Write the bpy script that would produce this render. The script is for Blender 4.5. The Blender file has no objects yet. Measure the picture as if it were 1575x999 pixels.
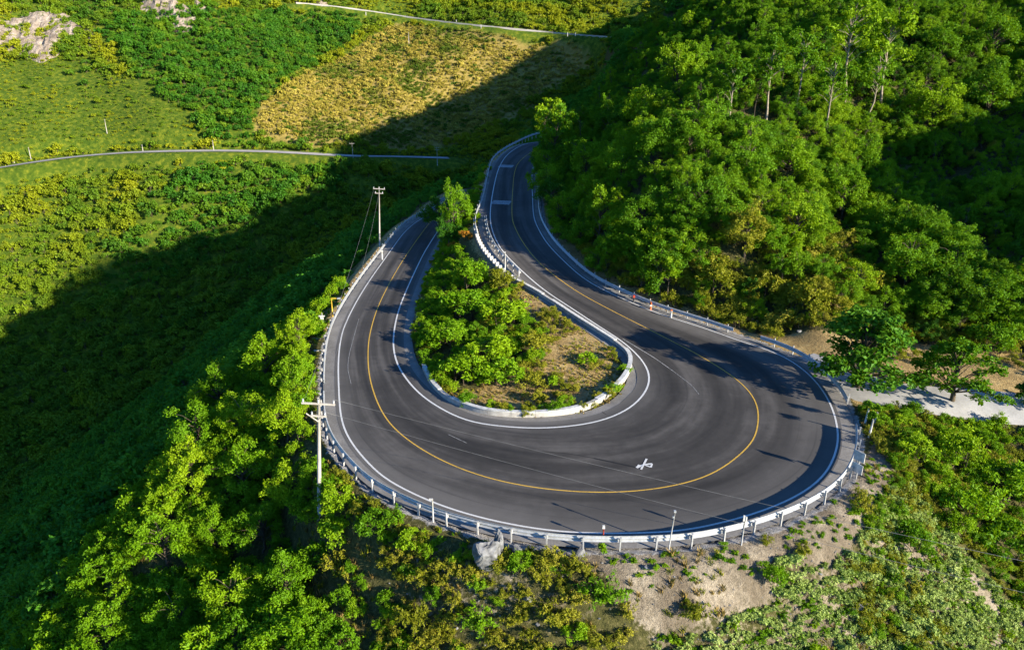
import bpy, bmesh, math, random
import numpy as np
from mathutils import Vector, Matrix
R = math.radians
random.seed(7); rng = np.random.default_rng(7)
scene = bpy.context.scene
COL = scene.collection

# ------------------------------------------------------------------ camera model (drone, 24 mm lens, 20 degrees down)
CAMH, PITCH, FPX = 28.0, R(20), 1050.0
CP, SP = math.cos(PITCH), math.sin(PITCH)
def ray(px, py):
    x = (px - 787.5) / FPX; y = -(py - 499.5) / FPX
    return np.array([x, CP + y * SP, -SP + y * CP])
def proj(P):
    P = np.asarray(P, float)
    dz = P[..., 2] - CAMH
    dep = P[..., 1] * CP - dz * SP
    v = P[..., 1] * SP + dz * CP
    dep = np.where(dep < .5, .5, dep)
    return 787.5 + FPX * P[..., 0] / dep, 499.5 - FPX * v / dep, dep
def at(px, py, d):                      # point on a sight line at ground distance d
    r = ray(px, py); k = d / r[1]
    return np.array([r[0] * k, d, CAMH + r[2] * k])

# ------------------------------------------------------------------ small numeric helpers
def hash2(i, j, seed):
    n = (i.astype(np.int64) * 374761393 + j.astype(np.int64) * 668265263 + seed * 69069) & 0x7fffffff
    n = ((n ^ (n >> 13)) * 1274126177) & 0x7fffffff
    return ((n ^ (n >> 16)) & 0xffff) / 65535.0
def vnoise(x, y, seed=0):
    i = np.floor(x); j = np.floor(y); fx = x - i; fy = y - j
    fx = fx * fx * (3 - 2 * fx); fy = fy * fy * (3 - 2 * fy)
    a = hash2(i, j, seed); b = hash2(i + 1, j, seed); c = hash2(i, j + 1, seed); d = hash2(i + 1, j + 1, seed)
    return (a * (1 - fx) + b * fx) * (1 - fy) + (c * (1 - fx) + d * fx) * fy - .5
def fbm(x, y, seed=0, n=4):
    s = 0; a = 1
    for k in range(n):
        s = s + a * vnoise(x * 2 ** k + 17.3 * k, y * 2 ** k - 9.1 * k, seed + k); a *= .5
    return s
def sstep(a, b, x):
    t = np.clip((x - a) / (b - a), 0, 1); return t * t * (3 - 2 * t)
def chaikin(P, n=2):
    P = np.asarray(P, float)
    for _ in range(n):
        q = P[:-1] * .75 + P[1:] * .25; r = P[:-1] * .25 + P[1:] * .75
        m = np.empty((len(q) * 2, P.shape[1])); m[0::2] = q; m[1::2] = r
        P = np.vstack([P[:1], m, P[-1:]])
    return P
def arclen(P):
    return np.r_[0, np.cumsum(np.linalg.norm(np.diff(P[:, :2], axis=0), axis=1))]
def resample(P, step):
    s = arclen(P); n = max(2, int(round(s[-1] / step)) + 1); t = np.linspace(0, s[-1], n)
    return np.stack([np.interp(t, s, P[:, k]) for k in range(P.shape[1])], 1)
def normals(P):                         # left-hand normals in plan
    t = np.gradient(P[:, :2], axis=0); t /= np.linalg.norm(t, axis=1)[:, None] + 1e-9
    return np.stack([-t[:, 1], t[:, 0]], 1)
def smooth(P, n=1):
    P = P.copy()
    for _ in range(n): P[1:-1] = P[:-2] * .25 + P[1:-1] * .5 + P[2:] * .25
    return P
def offset(P, d):
    Q = P.copy(); Q[:, :2] += normals(P) * d; return Q
def inpoly(x, y, poly):
    poly = np.asarray(poly); c = np.zeros(np.shape(x), bool); n = len(poly); j = n - 1
    for i in range(n):
        xi, yi = poly[i][:2]; xj, yj = poly[j][:2]
        c ^= ((yi > y) != (yj > y)) & (x < (xj - xi) * (y - yi) / (yj - yi + 1e-12) + xi)
        j = i
    return c
def polydist(x, y, P):                  # distance to a polyline, index and parameter of the nearest place
    x = np.asarray(x, float).ravel(); y = np.asarray(y, float).ravel()
    best = np.full(x.shape, 1e9); bi = np.zeros(x.shape, int); bt = np.zeros(x.shape)
    for i in range(len(P) - 1):
        ax, ay = P[i, 0], P[i, 1]; rx, ry = P[i + 1, 0] - ax, P[i + 1, 1] - ay
        t = np.clip(((x - ax) * rx + (y - ay) * ry) / (rx * rx + ry * ry + 1e-12), 0, 1)
        d = (x - ax - t * rx) ** 2 + (y - ay - t * ry) ** 2
        m = d < best; best[m] = d[m]; bi[m] = i; bt[m] = t[m]
    return np.sqrt(best), bi, bt

# ------------------------------------------------------------------ the road: survey of its three painted lines
YEL = [(651.7,353.7,0),(621.7,396.3,0),(600,433,0),(580,473,0),(568.3,513,0),(565.7,539.7,0),(566.7,573,0),(575,606.3,0),(590,639.7,0),(612.3,665.7,0),(658,697.7,0),(711.7,722.7,0),(771.7,741,0),(841.7,752.7,0),(915,757.7,0),(985,755.3,0),(1050,744.7,0),(1096.7,729.3,0),(1133,704.3,0),(1156.7,681,0),(1164,666,0),(1168,634.7,0),(1160,609.7,0),(1138,586,0),(1106.7,564.7,.0),(1066.7,541,.15),(1050,533,.22),(991.7,503,.7),(941.7,478,1.2),(891.7,451.3,1.75),(858,428,2.3),(825,401,3.2),(801.7,369.7,4.3),(790,346,5.2),(787,333,5.8),(787.7,300,7.2),(791.7,256.7,9.4),(805,241.7,10.4),(826.7,227.7,11.4)]
OUT = [(659,331),(638,342),(620,358.6),(605,379.6),(590,400.6),(569,430),(547,465),(526,508),(520,548.5),(520.7,596.7),(524.4,652),(545,689),(578,724),(591.7,736),(625,754),(665,772.7),(725,792.7),(791.7,807.7),(858,817.7),(925,820.3),(991.7,819.3),(1050,816.7),(1100,806),(1146.7,794.3),(1190,779.3),(1226.7,762.7),(1256.7,742.7),(1276.7,719.3),(1288,689),(1290,666),(1283,633),(1270,606),(1250,579.7),(1216.7,553),(1183,538),(1143,526),(1100,509.7),(1050,494),(1005,479.7),(958,459.7),(908,436),(871.7,406),(841.7,376),(826.7,349.7),(820,333),(819,300),(817.7,266.7),(821.7,250),(830,240.7)]
INN = [(655,383),(641.7,409.7),(625,446),(611.7,479.7),(605,513),(605,539.7),(613,566),(635,596),(658,616),(691.7,636),(725,649.7),(775,656),(825,659),(875,656),(925,648),(968,629.7),(991.7,606),(1000,586),(996.7,566),(981.7,546),(958,524.7),(918,499.7),(878,473),(841.7,449.7),(801.7,416),(771.7,386),(758,359.7),(752.7,333),(758,293),(766.7,256.7),(781.7,235),(808,220),(831.7,209)]
def unz(px, py, z):
    r = ray(px, py); k = (z - CAMH) / r[2]; return np.array([r[0] * k, r[1] * k, z])
Yw = np.array([unz(*p) for p in YEL])
Yw = np.vstack([[[-10.5, 190, -1.6], [-13.8, 168, -.7], [-16.2, 150, 0]], Yw])
e = Yw[-1]; Yw = np.vstack([Yw, [e + [6, 9, .9], e + [14, 14, 1.8], e + [26, 18, 2.6], e + [40, 20, 3.4]]])
Yw = smooth(resample(chaikin(Yw, 3), .8), 3)
def road_z(x, y):
    d, i, t = polydist(x, y, Yw); return Yw[i, 2] * (1 - t) + Yw[i + 1, 2] * t
def on_road(pts, lift=0.0):             # sight lines met with the sloping road surface
    out = []
    z = np.zeros(len(pts))
    for (px, py), k in zip(pts, range(len(pts))):
        # march: smallest k where the ray falls below the road level nearest to it
        ds = np.arange(30, 230, .5); r = ray(px, py)
        q = np.stack([r[0] / r[1] * ds, ds, CAMH + r[2] / r[1] * ds], 1)
        d, i, t = polydist(q[:, 0], q[:, 1], Yw); rz = Yw[i, 2] * (1 - t) + Yw[i + 1, 2] * t + lift
        f = q[:, 2] - rz
        ok = np.where((f[:-1] > 0) & (f[1:] <= 0) & (d[:-1] < 22))[0]
        a = ok[0] if len(ok) else int(np.argmin(np.abs(f) + d))
        if len(ok): w = f[a] / (f[a] - f[a + 1]); p = q[a] * (1 - w) + q[a + 1] * w
        else: p = q[a]
        out.append(p)
    return np.array(out)
Ow = on_road(OUT); Iw = on_road(INN)
nL = normals(Yw)
Ow = np.vstack([[[-13.5, 191, -1.6], [-16.8, 168.8, -.7]], Ow[:-1]]); Iw = np.vstack([[[-7.5, 189, -1.6], [-10.9, 167.2, -.7], [-13.8, 142, 0]], Iw[:-1]])
k0 = len(Yw) - 60
Ow = np.vstack([Ow, (Yw + np.c_[nL * -3.6, np.zeros(len(Yw))])[-50::6]])
Iw = np.vstack([Iw, (Yw + np.c_[nL * 3.6, np.zeros(len(Yw))])[-50::6]])
Ow = smooth(resample(chaikin(Ow, 3), .8), 4); Iw = smooth(resample(chaikin(Iw, 3), .8), 3)
def rz_set(P): P = P.copy(); P[:, 2] = road_z(P[:, 0], P[:, 1]); return P
Ow = rz_set(Ow); Iw = rz_set(Iw)
# ------------------------------------------------------------------ terrain heights: control points joined by a smooth surface
SHO = offset(Ow, -1.5); SHI = offset(Iw, 1.3)
# which side of the outer line is outside?
_c = np.array([7, 60.])
if np.linalg.norm(SHO[230, :2] - _c) < np.linalg.norm(Ow[230, :2] - _c): SHO = offset(Ow, 1.5); SHI = offset(Iw, -1.3); SIDE = 1
else: SIDE = -1
ctrl = [tuple(p) for p in SHO[::8]] + [tuple(p) for p in Iw[::9]]
def A(px, py, d, dz=0.0):
    p = at(px, py, d); ctrl.append((p[0], p[1], p[2] + dz))
# right mountain (bare earth below the crowns)
for px, py, d, dz in [(1000,350,94,.3),(1000,300,99,-1),(1000,220,110,-2.5),(1000,150,127,-3.5),(1150,200,113,-3),(1150,50,148,-4),(1100,250,98,-2.5),(1300,300,97,-3.5),(1300,150,131,-4),(1300,0,172,-4),
        (1250,450,76,.5),(1200,502,76.5,0),(1350,510,74,0),(1100,460,80,-.5),(1130,420,82,.5),(1000,420,88,.8),(1500,350,91,-3),(1450,250,116,-4),(1400,400,82,-2),(1550,100,152,-4),(1575,0,182,-4),(1575,545,68,0),(1575,450,78,-1),
        (1100,350,87,-.5),(1200,400,84,0),(1250,250,104,-2.5),(1100,100,132,-4),
        (900,180,190,-5),(965,100,230,-5),(1050,10,262,-5),(900,280,126,-.5),(900,350,108,-.5),(880,230,150,-1),(950,200,136,-2.5),(940,260,118,-1.5),(1000,60,225,-5)]: A(px, py, d, dz)
ctrl += [(97,318,56),(142,363,84),(200,300,92),(180,230,72),(165,125,46),(200,90,52),(138,68,46),(120,55,40),(116,92,31),(150,98,45),(105,30,4),(150,0,8),(220,0,20),(300,150,80),(300,350,130),(210,470,120),(130,470,98),(60,420,60)]
# turn-off apron to the right of the bend
for px, py, d in [(1400,600,59),(1575,622,57.3),(1480,600,59.2),(1330,575,62.5),(1260,545,67.5),(1450,560,65.5)]: A(px, py, d)
ctrl += [(60,60,-.6),(75,58,-1.2),(95,58,-1.5),(62,70,.3),(80,72,1)]
# lower right and front slopes, ground under and behind the camera
for px, py, d in [(1450,720,47.5),(1575,760,48),(1575,900,41),(1450,900,38),(1350,950,35.2),(1200,999,32.5),(930,999,31.3),(787,999,31.8),(650,999,32.5),(500,999,33.5),(350,999,35),(1100,900,34.6),(930,900,34.8),(640,880,37.5)]: A(px, py, d)
ctrl += [(60,40,-9),(60,20,-22),(25,12,-22),(0,12,-20),(-22,12,-24),(-40,20,-34),(0,-30,-48),(60,-30,-44),(-60,-30,-75),(110,-30,-30),(110,10,-6)]
# spur and near slope of the valley, left of the road
for px, py, d in [(200,999,38),(300,800,46),(390,640,58),(440,560,68),(480,500,78),(330,700,52),(250,900,42.5)]: A(px, py, d, -2.0)
for px, py, d, dz in [(230,830,45.5,-1.8),(130,965,40,-2),(280,690,54,-1.8),(400,720,51,-1.8),(400,850,44,-1.6),(480,850,41.5,-1.2)]: A(px, py, d, dz)
ctrl += [(-30,84,-6),(-30,100,-6.5),(-30,125,-6.5),(-29,150,-6),(-45,75,-19),(-45,110,-17),(-42,150,-15),(-70,60,-42),(-75,100,-41),(-72,150,-37),(-62,190,-28),(-100,80,-64),(-105,120,-63),(-100,160,-56),(-30,185,-7),(-45,230,-22),(-20,230,-10),(-15,270,-10),(5,210,2),(10,250,4),(-5,190,2)]
# valley line
ctrl += [(-150,20,-116),(-150,90,-101),(-138,140,-88),(-112,195,-70),(-82,250,-51),(-45,300,-33),(-5,345,-17),(35,385,0),(80,430,28)]
# opposite side of the valley
for px, py, d in [(0,515,240),(0,380,272),(0,258,302),(0,150,345),(0,60,390),(0,0,415),(270,400,271),(250,300,290),(260,236,312),(260,130,355),(270,60,400),(270,0,430),(430,315,290),(450,239,322),(450,130,370),(450,30,440),(560,258,312),(620,243,335),(690,246,345),(600,130,385),(700,170,402),(700,90,425),(560,60,440),(840,75,440),(600,25,478),(800,48,452),(965,66,440),(900,120,410),(870,160,370),(640,0,500),(800,0,490),(930,0,480),(940,40,465)]: A(px, py, d, -1.0)
ctrl += [(-300,200,-60),(-330,320,20),(-300,120,-90),(-420,250,40),(-480,420,150),(-330,480,130),(-150,520,115),(0,600,120),(150,620,170),(350,600,190),(-600,200,120),(-300,700,210),(100,800,240),(500,400,180),(500,100,120),(-300,0,-90),(-600,-60,60),(400,-60,60),(-250,-60,-110),(0,-90,-75)]
ctrl = np.array(ctrl)
# drop control points that coincide
keep = []
for i in range(len(ctrl)):
    if all(np.hypot(*(ctrl[i, :2] - ctrl[j, :2])) > 2.5 for j in keep): keep.append(i)
ctrl = ctrl[keep]
def _phi(a, b): return np.sqrt(((a[:, None, :2] - b[None, :, :2]) ** 2).sum(2) + 9.0) / 100
_n = len(ctrl); _K = np.zeros((_n + 3, _n + 3)); _K[:_n, :_n] = _phi(ctrl, ctrl) - np.eye(_n) * .004
_K[:_n, _n] = 1; _K[:_n, _n + 1:] = ctrl[:, :2] / 100; _K[_n:, :_n] = _K[:_n, _n:].T
_w = np.linalg.solve(_K, np.r_[ctrl[:, 2], 0, 0, 0])
def base_h(x, y):
    P = np.stack([x, y], 1); out = np.empty(len(P))
    for s in range(0, len(P), 8000):
        q = P[s:s + 8000]; out[s:s + 8000] = _phi(q, ctrl) @ _w[:_n] + _w[_n] + q @ _w[_n + 1:] / 100
    return out
# grid lines: fine round the bend, coarser outwards
def axis(parts):
    v = [parts[0][0]]
    for (a, b, st) in parts:
        n = max(1, int(round((b - a) / st))); v += list(np.linspace(a, b, n + 1)[1:])
    return np.array(v)
GX = axis([(-620,-300,14),(-300,-130,4),(-130,-45,1.8),(-45,48,.62),(48,110,1.6),(110,220,5),(220,520,20)])
GY = axis([(-90,10,7),(10,28,1.2),(28,100,.62),(100,190,1.2),(190,340,2.6),(340,520,4),(520,820,20)])
gx, gy = np.meshgrid(GX, GY); gx1, gy1 = gx.ravel(), gy.ravel()
gz = base_h(gx1, gy1)
ROADPOLY = np.vstack([SHO[:, :2], SHI[::-1, :2]])
near = (gx1 > -60) & (gx1 < 70) & (gy1 > 15) & (gy1 < 215)
dist = np.full(gx1.shape, 99.0); rz = np.zeros(gx1.shape)
d1, i1, t1 = polydist(gx1[near], gy1[near], SHO); d2, i2, t2 = polydist(gx1[near], gy1[near], SHI)
z1 = SHO[i1, 2] * (1 - t1) + SHO[i1 + 1, 2] * t1; z2 = SHI[i2, 2] * (1 - t2) + SHI[i2 + 1, 2] * t2
inside = inpoly(gx1[near], gy1[near], ROADPOLY)
dn = np.minimum(d1, d2); zr = np.where(d1 < d2, z1, z2)
zin = (z1 * d2 + z2 * d1) / (d1 + d2 + 1e-6)
dist[near] = np.where(inside, -dn, dn); rz[near] = np.where(inside, np.minimum(zin, road_z(gx1[near], gy1[near])), zr)
BENDC = np.array([7.0, 60.0])
# roughness of the land, fading out at the road
amp = sstep(2, 14, dist)
rough = 1.5 * fbm(gx1 / 22, gy1 / 22, 3, 3) + .45 * fbm(gx1 / 5, gy1 / 5, 11, 3)
far = sstep(160, 280, gy1)
rough = rough + far * (6.0 * fbm((gx1 * .8 + gy1 * .6) / 55, (gy1 * .8 - gx1 * .6) / 150, 31, 3) + 2.6 * fbm((gx1 * .7 + gy1 * .7) / 19, (gy1 * .7 - gx1 * .7) / 50, 37, 3))
rough = rough * (1 + .9 * sstep(14, 30, gx1) * sstep(80, 100, gy1) * sstep(260, 200, gy1))
front = (gy1 < 60) & (np.hypot(gx1 - 7, gy1 - 60) < 60)
rough = np.where(front, .8 * rough, rough)
_th = np.arctan2(gy1 - 60, gx1 - 7); rough = rough + np.where(front & (gy1 < 50), .55 * vnoise(_th * 17, np.hypot(gx1 - 7, gy1 - 60) / 9, 71) + .22 * vnoise(_th * 40, np.hypot(gx1 - 7, gy1 - 60) / 5, 72), 0)
padm = sstep(40, 33, np.abs(gx1 - 64)) * sstep(9.5, 6.5, np.abs(gy1 - 63.5))
rough *= 1 - padm
gz = gz + rough * amp
bl = sstep(.3, 5.0, dist)
gz = (rz - .10) * (1 - bl) + gz * bl
# shallow gutter on the uphill side
gz = np.where(dist <= 0, rz - .30, gz)
# ledge of the two far roads and of the turn-off (benches cut into the slope)
GZ = gz.reshape(gx.shape)
def H(x, y):
    x = np.asarray(x, float); y = np.asarray(y, float)
    i = np.clip(np.searchsorted(GX, x) - 1, 0, len(GX) - 2); j = np.clip(np.searchsorted(GY, y) - 1, 0, len(GY) - 2)
    u = np.clip((x - GX[i]) / (GX[i + 1] - GX[i]), 0, 1); v = np.clip((y - GY[j]) / (GY[j + 1] - GY[j]), 0, 1)
    return (GZ[j, i] * (1 - u) + GZ[j, i + 1] * u) * (1 - v) + (GZ[j + 1, i] * (1 - u) + GZ[j + 1, i + 1] * u) * v
_ds = np.concatenate([np.arange(22, 130, .2), np.arange(130, 620, .8)])
def hit(px, py, up=0.0, dmin=0):
    """first place where a sight line comes down to `up` metres above the land"""
    r = ray(px, py); q = np.stack([r[0] / r[1] * _ds, _ds, CAMH + r[2] / r[1] * _ds], 1)
    f = q[:, 2] - H(q[:, 0], q[:, 1]) - up
    ok = np.where((f[1:] <= 0) & (_ds[1:] > dmin))[0]
    if not len(ok): return None
    a = ok[0] + 1; p = q[a].copy(); p[2] = float(H(p[0], p[1])); return p
# benches for the far roads
def bench(pix, width, ups=0):
    P = np.array([hit(*p) for p in pix if hit(*p) is not None]); P = smooth(resample(chaikin(P, 2), 3), 6)
    P[:, 2] = np.convolve(np.pad(P[:, 2], 10, mode='edge'), np.ones(21) / 21, 'valid')
    return P
FAR1 = bench([(-120,283),(-60,270),(0,257),(60,250),(130,241),(200,236),(260,234),(330,233),(400,235),(450,238),(500,240),(560,242),(620,243),(690,247)], 6)
FAR2 = bench([(455,8),(490,11),(530,16),(570,22),(620,29),(680,38),(740,45),(800,51),(860,56),(920,60),(965,66),(1010,70)], 6)
FAR1[:, 2] += .5; FAR2[:, 2] += 1.3
for P, w in ((FAR1, 4.8), (FAR2, 4.4)):
    m = (gx1 > P[:, 0].min() - 25) & (gx1 < P[:, 0].max() + 25) & (gy1 > P[:, 1].min() - 25) & (gy1 < P[:, 1].max() + 25)
    d, i, t = polydist(gx1[m], gy1[m], P); zz = P[i, 2] * (1 - t) + P[i + 1, 2] * t
    b = sstep(w, w + 7, d); gz[m] = (zz - .12) * (1 - b) + gz[m] * b
GZ = gz.reshape(gx.shape)
# ------------------------------------------------------------------ materials
def mat(name):
    m = bpy.data.materials.new(name); m.use_nodes = True; nt = m.node_tree; nt.nodes.clear()
    out = nt.nodes.new('ShaderNodeOutputMaterial'); return m, nt, out
def N(nt, t, **kw):
    n = nt.nodes.new(t)
    for k, v in kw.items():
        if k.startswith('i_'): n.inputs[int(k[2:])].default_value = v
        else: setattr(n, k, v)
    return n
def L(nt, a, b): nt.links.new(a, b)
def ramp(nt, fac, stops):
    r = nt.nodes.new('ShaderNodeValToRGB'); e = r.color_ramp.elements
    while len(e) < len(stops): e.new(.5)
    for k, (p, c) in enumerate(stops): e[k].position = p; e[k].color = (*c, 1) if len(c) == 3 else c
    L(nt, fac, r.inputs[0]); return r.outputs[0]
def noise(nt, scale, detail=4, rough=.6, vec=None, dist=0):
    n = N(nt, 'ShaderNodeTexNoise'); n.inputs['Scale'].default_value = scale; n.inputs['Detail'].default_value = detail
    n.inputs['Roughness'].default_value = rough; n.inputs['Distortion'].default_value = dist
    if vec is None: vec = N(nt, 'ShaderNodeNewGeometry').outputs['Position']
    L(nt, vec, n.inputs['Vector']); return n.outputs['Fac']
def mix(nt, f, a, b, mode='MIX'):
    n = N(nt, 'ShaderNodeMix', data_type='RGBA', blend_type=mode)
    for s, v in ((n.inputs[0], f), (n.inputs[6], a), (n.inputs[7], b)):
        if hasattr(v, 'is_output'): L(nt, v, s)
        else: s.default_value = v if not isinstance(v, tuple) or len(v) == 4 else (*v, 1)
    return n.outputs[2]
def mth(nt, op, a, b=0.0, clamp=False):
    n = N(nt, 'ShaderNodeMath', operation=op, use_clamp=clamp)
    for s, v in ((n.inputs[0], a), (n.inputs[1], b)):
        if hasattr(v, 'is_output'): L(nt, v, s)
        else: s.default_value = v
    return n.outputs[0]
def attr(nt, name, kind='GEOMETRY'): return N(nt, 'ShaderNodeAttribute', attribute_name=name, attribute_type=kind)
def bsdf(nt, out, col, rough=.8, spec=.3, bump=None, bstr=.3, bdist=.1, metal=0):
    b = N(nt, 'ShaderNodeBsdfPrincipled')
    if hasattr(col, 'is_output'): L(nt, col, b.inputs['Base Color'])
    else: b.inputs['Base Color'].default_value = (*col, 1)
    if hasattr(rough, 'is_output'): L(nt, rough, b.inputs['Roughness'])
    else: b.inputs['Roughness'].default_value = rough
    b.inputs['Specular IOR Level'].default_value = spec; b.inputs['Metallic'].default_value = metal
    if bump is not None:
        bn = N(nt, 'ShaderNodeBump'); bn.inputs['Strength'].default_value = bstr; bn.inputs['Distance'].default_value = bdist
        L(nt, bump, bn.inputs['Height']); L(nt, bn.outputs[0], b.inputs['Normal'])
    L(nt, b.outputs[0], out.inputs['Surface']); return b
def simple(name, c1, c2=None, scale=3, rough=.7, spec=.3, bstr=0, metal=0, lo=.35, hi=.65):
    m, nt, out = mat(name)
    f = noise(nt, scale, 5, .65)
    col = ramp(nt, f, [(lo, c1), (hi, c2 or tuple(v * .75 for v in c1))])
    bsdf(nt, out, col, rough, spec, f if bstr else None, bstr, .05, metal); return m
def leaf_mat(name, cols, trans=.35, tintcol=None, patch=.045, rough=.55):
    """cols: three base colours from dark to bright, mixed per plant, per patch of land and per leaf clump"""
    m, nt, out = mat(name)
    rnd = N(nt, 'ShaderNodeObjectInfo').outputs['Random']
    pn = noise(nt, patch, 2, .5); ln = noise(nt, 1.9, 2, .6)
    f = mth(nt, 'ADD', mth(nt, 'MULTIPLY', rnd, .38), mth(nt, 'ADD', mth(nt, 'MULTIPLY', pn, .45), mth(nt, 'MULTIPLY', ln, .45)))
    col = ramp(nt, f, [(.25, cols[0]), (.62, cols[1]), (.95, cols[2])])
    if tintcol:
        t = attr(nt, 'tint', 'INSTANCER').outputs['Fac']
        col = mix(nt, mth(nt, 'MULTIPLY', t, 1.0, True), col, tintcol)
    d = N(nt, 'ShaderNodeBsdfDiffuse'); L(nt, col, d.inputs[0])
    tr = N(nt, 'ShaderNodeBsdfTranslucent'); L(nt, mix(nt, .5, col, (.18, .27, .003, 1), 'MIX'), tr.inputs[0])
    ms = N(nt, 'ShaderNodeMixShader'); ms.inputs[0].default_value = trans
    L(nt, d.outputs[0], ms.inputs[1]); L(nt, tr.outputs[0], ms.inputs[2])
    gl = N(nt, 'ShaderNodeBsdfGlossy'); gl.inputs['Roughness'].default_value = rough
    m2 = N(nt, 'ShaderNodeMixShader'); m2.inputs[0].default_value = .010
    L(nt, ms.outputs[0], m2.inputs[1]); L(nt, gl.outputs[0], m2.inputs[2]); L(nt, m2.outputs[0], out.inputs[0])
    return m
M = {}
M['bark'] = simple('bark', (.11, .085, .055), (.05, .04, .028), 6, .9, .1)
M['palebark'] = simple('pale_bark', (.33, .28, .20), (.17, .14, .10), 5, .9, .1)
M['leaf_mountain'] = leaf_mat('leaf_mountain', [(.032, .112, .002), (.108, .245, .003), (.265, .390, .004)], .36)
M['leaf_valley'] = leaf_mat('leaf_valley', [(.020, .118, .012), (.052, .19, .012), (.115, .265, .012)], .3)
M['leaf_far'] = leaf_mat('leaf_far', [(.025, .100, .009), (.080, .175, .009), (.175, .255, .008)], .3, (.265, .285, .008))
M['leaf_band'] = leaf_mat('leaf_band', [(.018, .090, .008), (.048, .155, .008), (.115, .225, .008)], .3)
M['leaf_field'] = leaf_mat('leaf_field', [(.17, .145, .016), (.33, .27, .04), (.46, .36, .075)], .2, (.07, .12, .008))
M['leaf_spur'] = leaf_mat('leaf_spur', [(.048, .145, .002), (.140, .285, .003), (.285, .400, .005)], .38)
M['leaf_olive'] = leaf_mat('leaf_olive', [(.090, .115, .004), (.220, .225, .010), (.350, .310, .030)], .3)
M['leaf_pale'] = leaf_mat('leaf_pale', [(.17, .25, .045), (.31, .40, .09), (.45, .51, .17)], .3)
M['leaf_dark'] = leaf_mat('leaf_dark', [(.018, .075, .005), (.040, .135, .006), (.095, .220, .008)], .25)
M['leaf_orange'] = leaf_mat('leaf_orange', [(.30, .12, .01), (.45, .2, .02), (.5, .28, .04)], .3)
M['leaf_dry'] = leaf_mat('leaf_dry', [(.13, .085, .025), (.25, .17, .05), (.38, .27, .09)], .2)
M['stem_dry'] = simple('dry_stem', (.34, .26, .14), (.2, .14, .07), 6, .9, .1)
M['steel'] = simple('galvanised_steel', (.47, .475, .47), (.33, .335, .33), 4, .42, .5, metal=.35)
M['post'] = simple('rail_post', (.38, .375, .36), (.25, .245, .235), 5, .6, .3)
M['white'] = simple('white_paint', (.54, .53, .49), (.33, .315, .285), 3, .7, .3)
M['concrete'] = simple('concrete', (.42, .395, .35), (.27, .25, .22), 1.5, .9, .2, .2)
M['stone'] = simple('grey_stone', (.20, .20, .20), (.075, .074, .072), 2.2, .95, .1, .9)
M['pole'] = simple('pole_concrete', (.40, .365, .315), (.30, .265, .22), 2.5, .85, .2)
M['red'] = simple('red_paint', (.42, .05, .02), (.3, .04, .02), 4, .6, .3)
M['orange'] = simple('orange_paint', (.55, .14, .03), (.4, .1, .03), 4, .6, .3)
M['yellowpaint'] = simple('yellow_paint', (.60, .38, .03), (.45, .28, .03), 4, .6, .3)
M['wire'] = simple('cable', (.16, .155, .15), (.10, .10, .095), 2, .6, .3)
M['glassy'] = simple('insulator', (.55, .55, .55), (.3, .3, .3), 4, .3, .5)
M['black'] = simple('black_paint', (.03, .03, .03), (.05, .05, .05), 4, .6, .3)
def line_mat(name, c, wear):
    m, nt, out = mat(name)
    f = noise(nt, 5, 6, .7); g = noise(nt, .35, 2, .5)
    f = mth(nt, 'ADD', mth(nt, 'MULTIPLY', f, .75), mth(nt, 'MULTIPLY', g, .25))
    col = ramp(nt, f, [(wear - .1, (.10, .10, .095)), (wear, tuple(v * .75 for v in c)), (wear + .12, c)])
    bsdf(nt, out, col, .75, .25); return m
M['whiteline'] = line_mat('white_road_paint', (.52, .51, .485), .37)
M['fadedline'] = line_mat('faded_road_paint', (.34, .33, .31), .50)
M['yellowline'] = line_mat('yellow_road_paint', (.52, .31, .045), .39)
M['barpaint'] = line_mat('worn_bar_paint', (.40, .40, .40), .42)
# asphalt: lateral wear from the 'u' attribute (0 inner edge .. 1 outer edge), aggregate, patches, tyre-polished bands
m, nt, out = mat('asphalt'); M['asphalt'] = m
u = attr(nt, 'u').outputs['Fac']; s_ = attr(nt, 's').outputs['Fac']
cv = N(nt, 'ShaderNodeCombineXYZ'); L(nt, mth(nt, 'MULTIPLY', s_, .0075), cv.inputs[0]); L(nt, mth(nt, 'MULTIPLY', u, 1.5), cv.inputs[1])
band = noise(nt, 5.0, 4, .55, cv.outputs[0]); pos = noise(nt, .12, 4, .6); fine = noise(nt, 14, 4, .75); mid = noise(nt, 1.1, 4, .65)
f = mth(nt, 'ADD', mth(nt, 'MULTIPLY', band, .62), mth(nt, 'ADD', mth(nt, 'MULTIPLY', pos, .25), mth(nt, 'MULTIPLY', mid, .13)))
col = ramp(nt, f, [(.38, (.024, .021, .018)), (.50, (.052, .046, .040)), (.62, (.108, .097, .085))])
edge = ramp(nt, u, [(0, (1, 1, 1)), (.10, (.25, .25, .25)), (.2, (0, 0, 0)), (.74, (0, 0, 0)), (.90, (.55, .55, .55)), (1, (1, 1, 1))])
ef = mth(nt, 'MULTIPLY', edge, mth(nt, 'ADD', mth(nt, 'MULTIPLY', pos, .8), .25), True)
col = mix(nt, ef, col, (.165, .153, .138))
col = mix(nt, mth(nt, 'MULTIPLY', fine, .5), col, (.016, .016, .016))
# tyre marks: thin dark lines running along the road
tv = N(nt, 'ShaderNodeCombineXYZ'); L(nt, mth(nt, 'MULTIPLY', s_, .011), tv.inputs[0]); L(nt, mth(nt, 'MULTIPLY', u, 9.0), tv.inputs[1])
ty = noise(nt, 2.2, 3, .5, tv.outputs[0])
tf = ramp(nt, ty, [(.60, (0, 0, 0)), (.68, (1, 1, 1)), (.76, (0, 0, 0))])
col = mix(nt, mth(nt, 'MULTIPLY', tf, .38), col, (.018, .017, .017))
bsdf(nt, out, col, .82, .25, fine, .12, .02)
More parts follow.
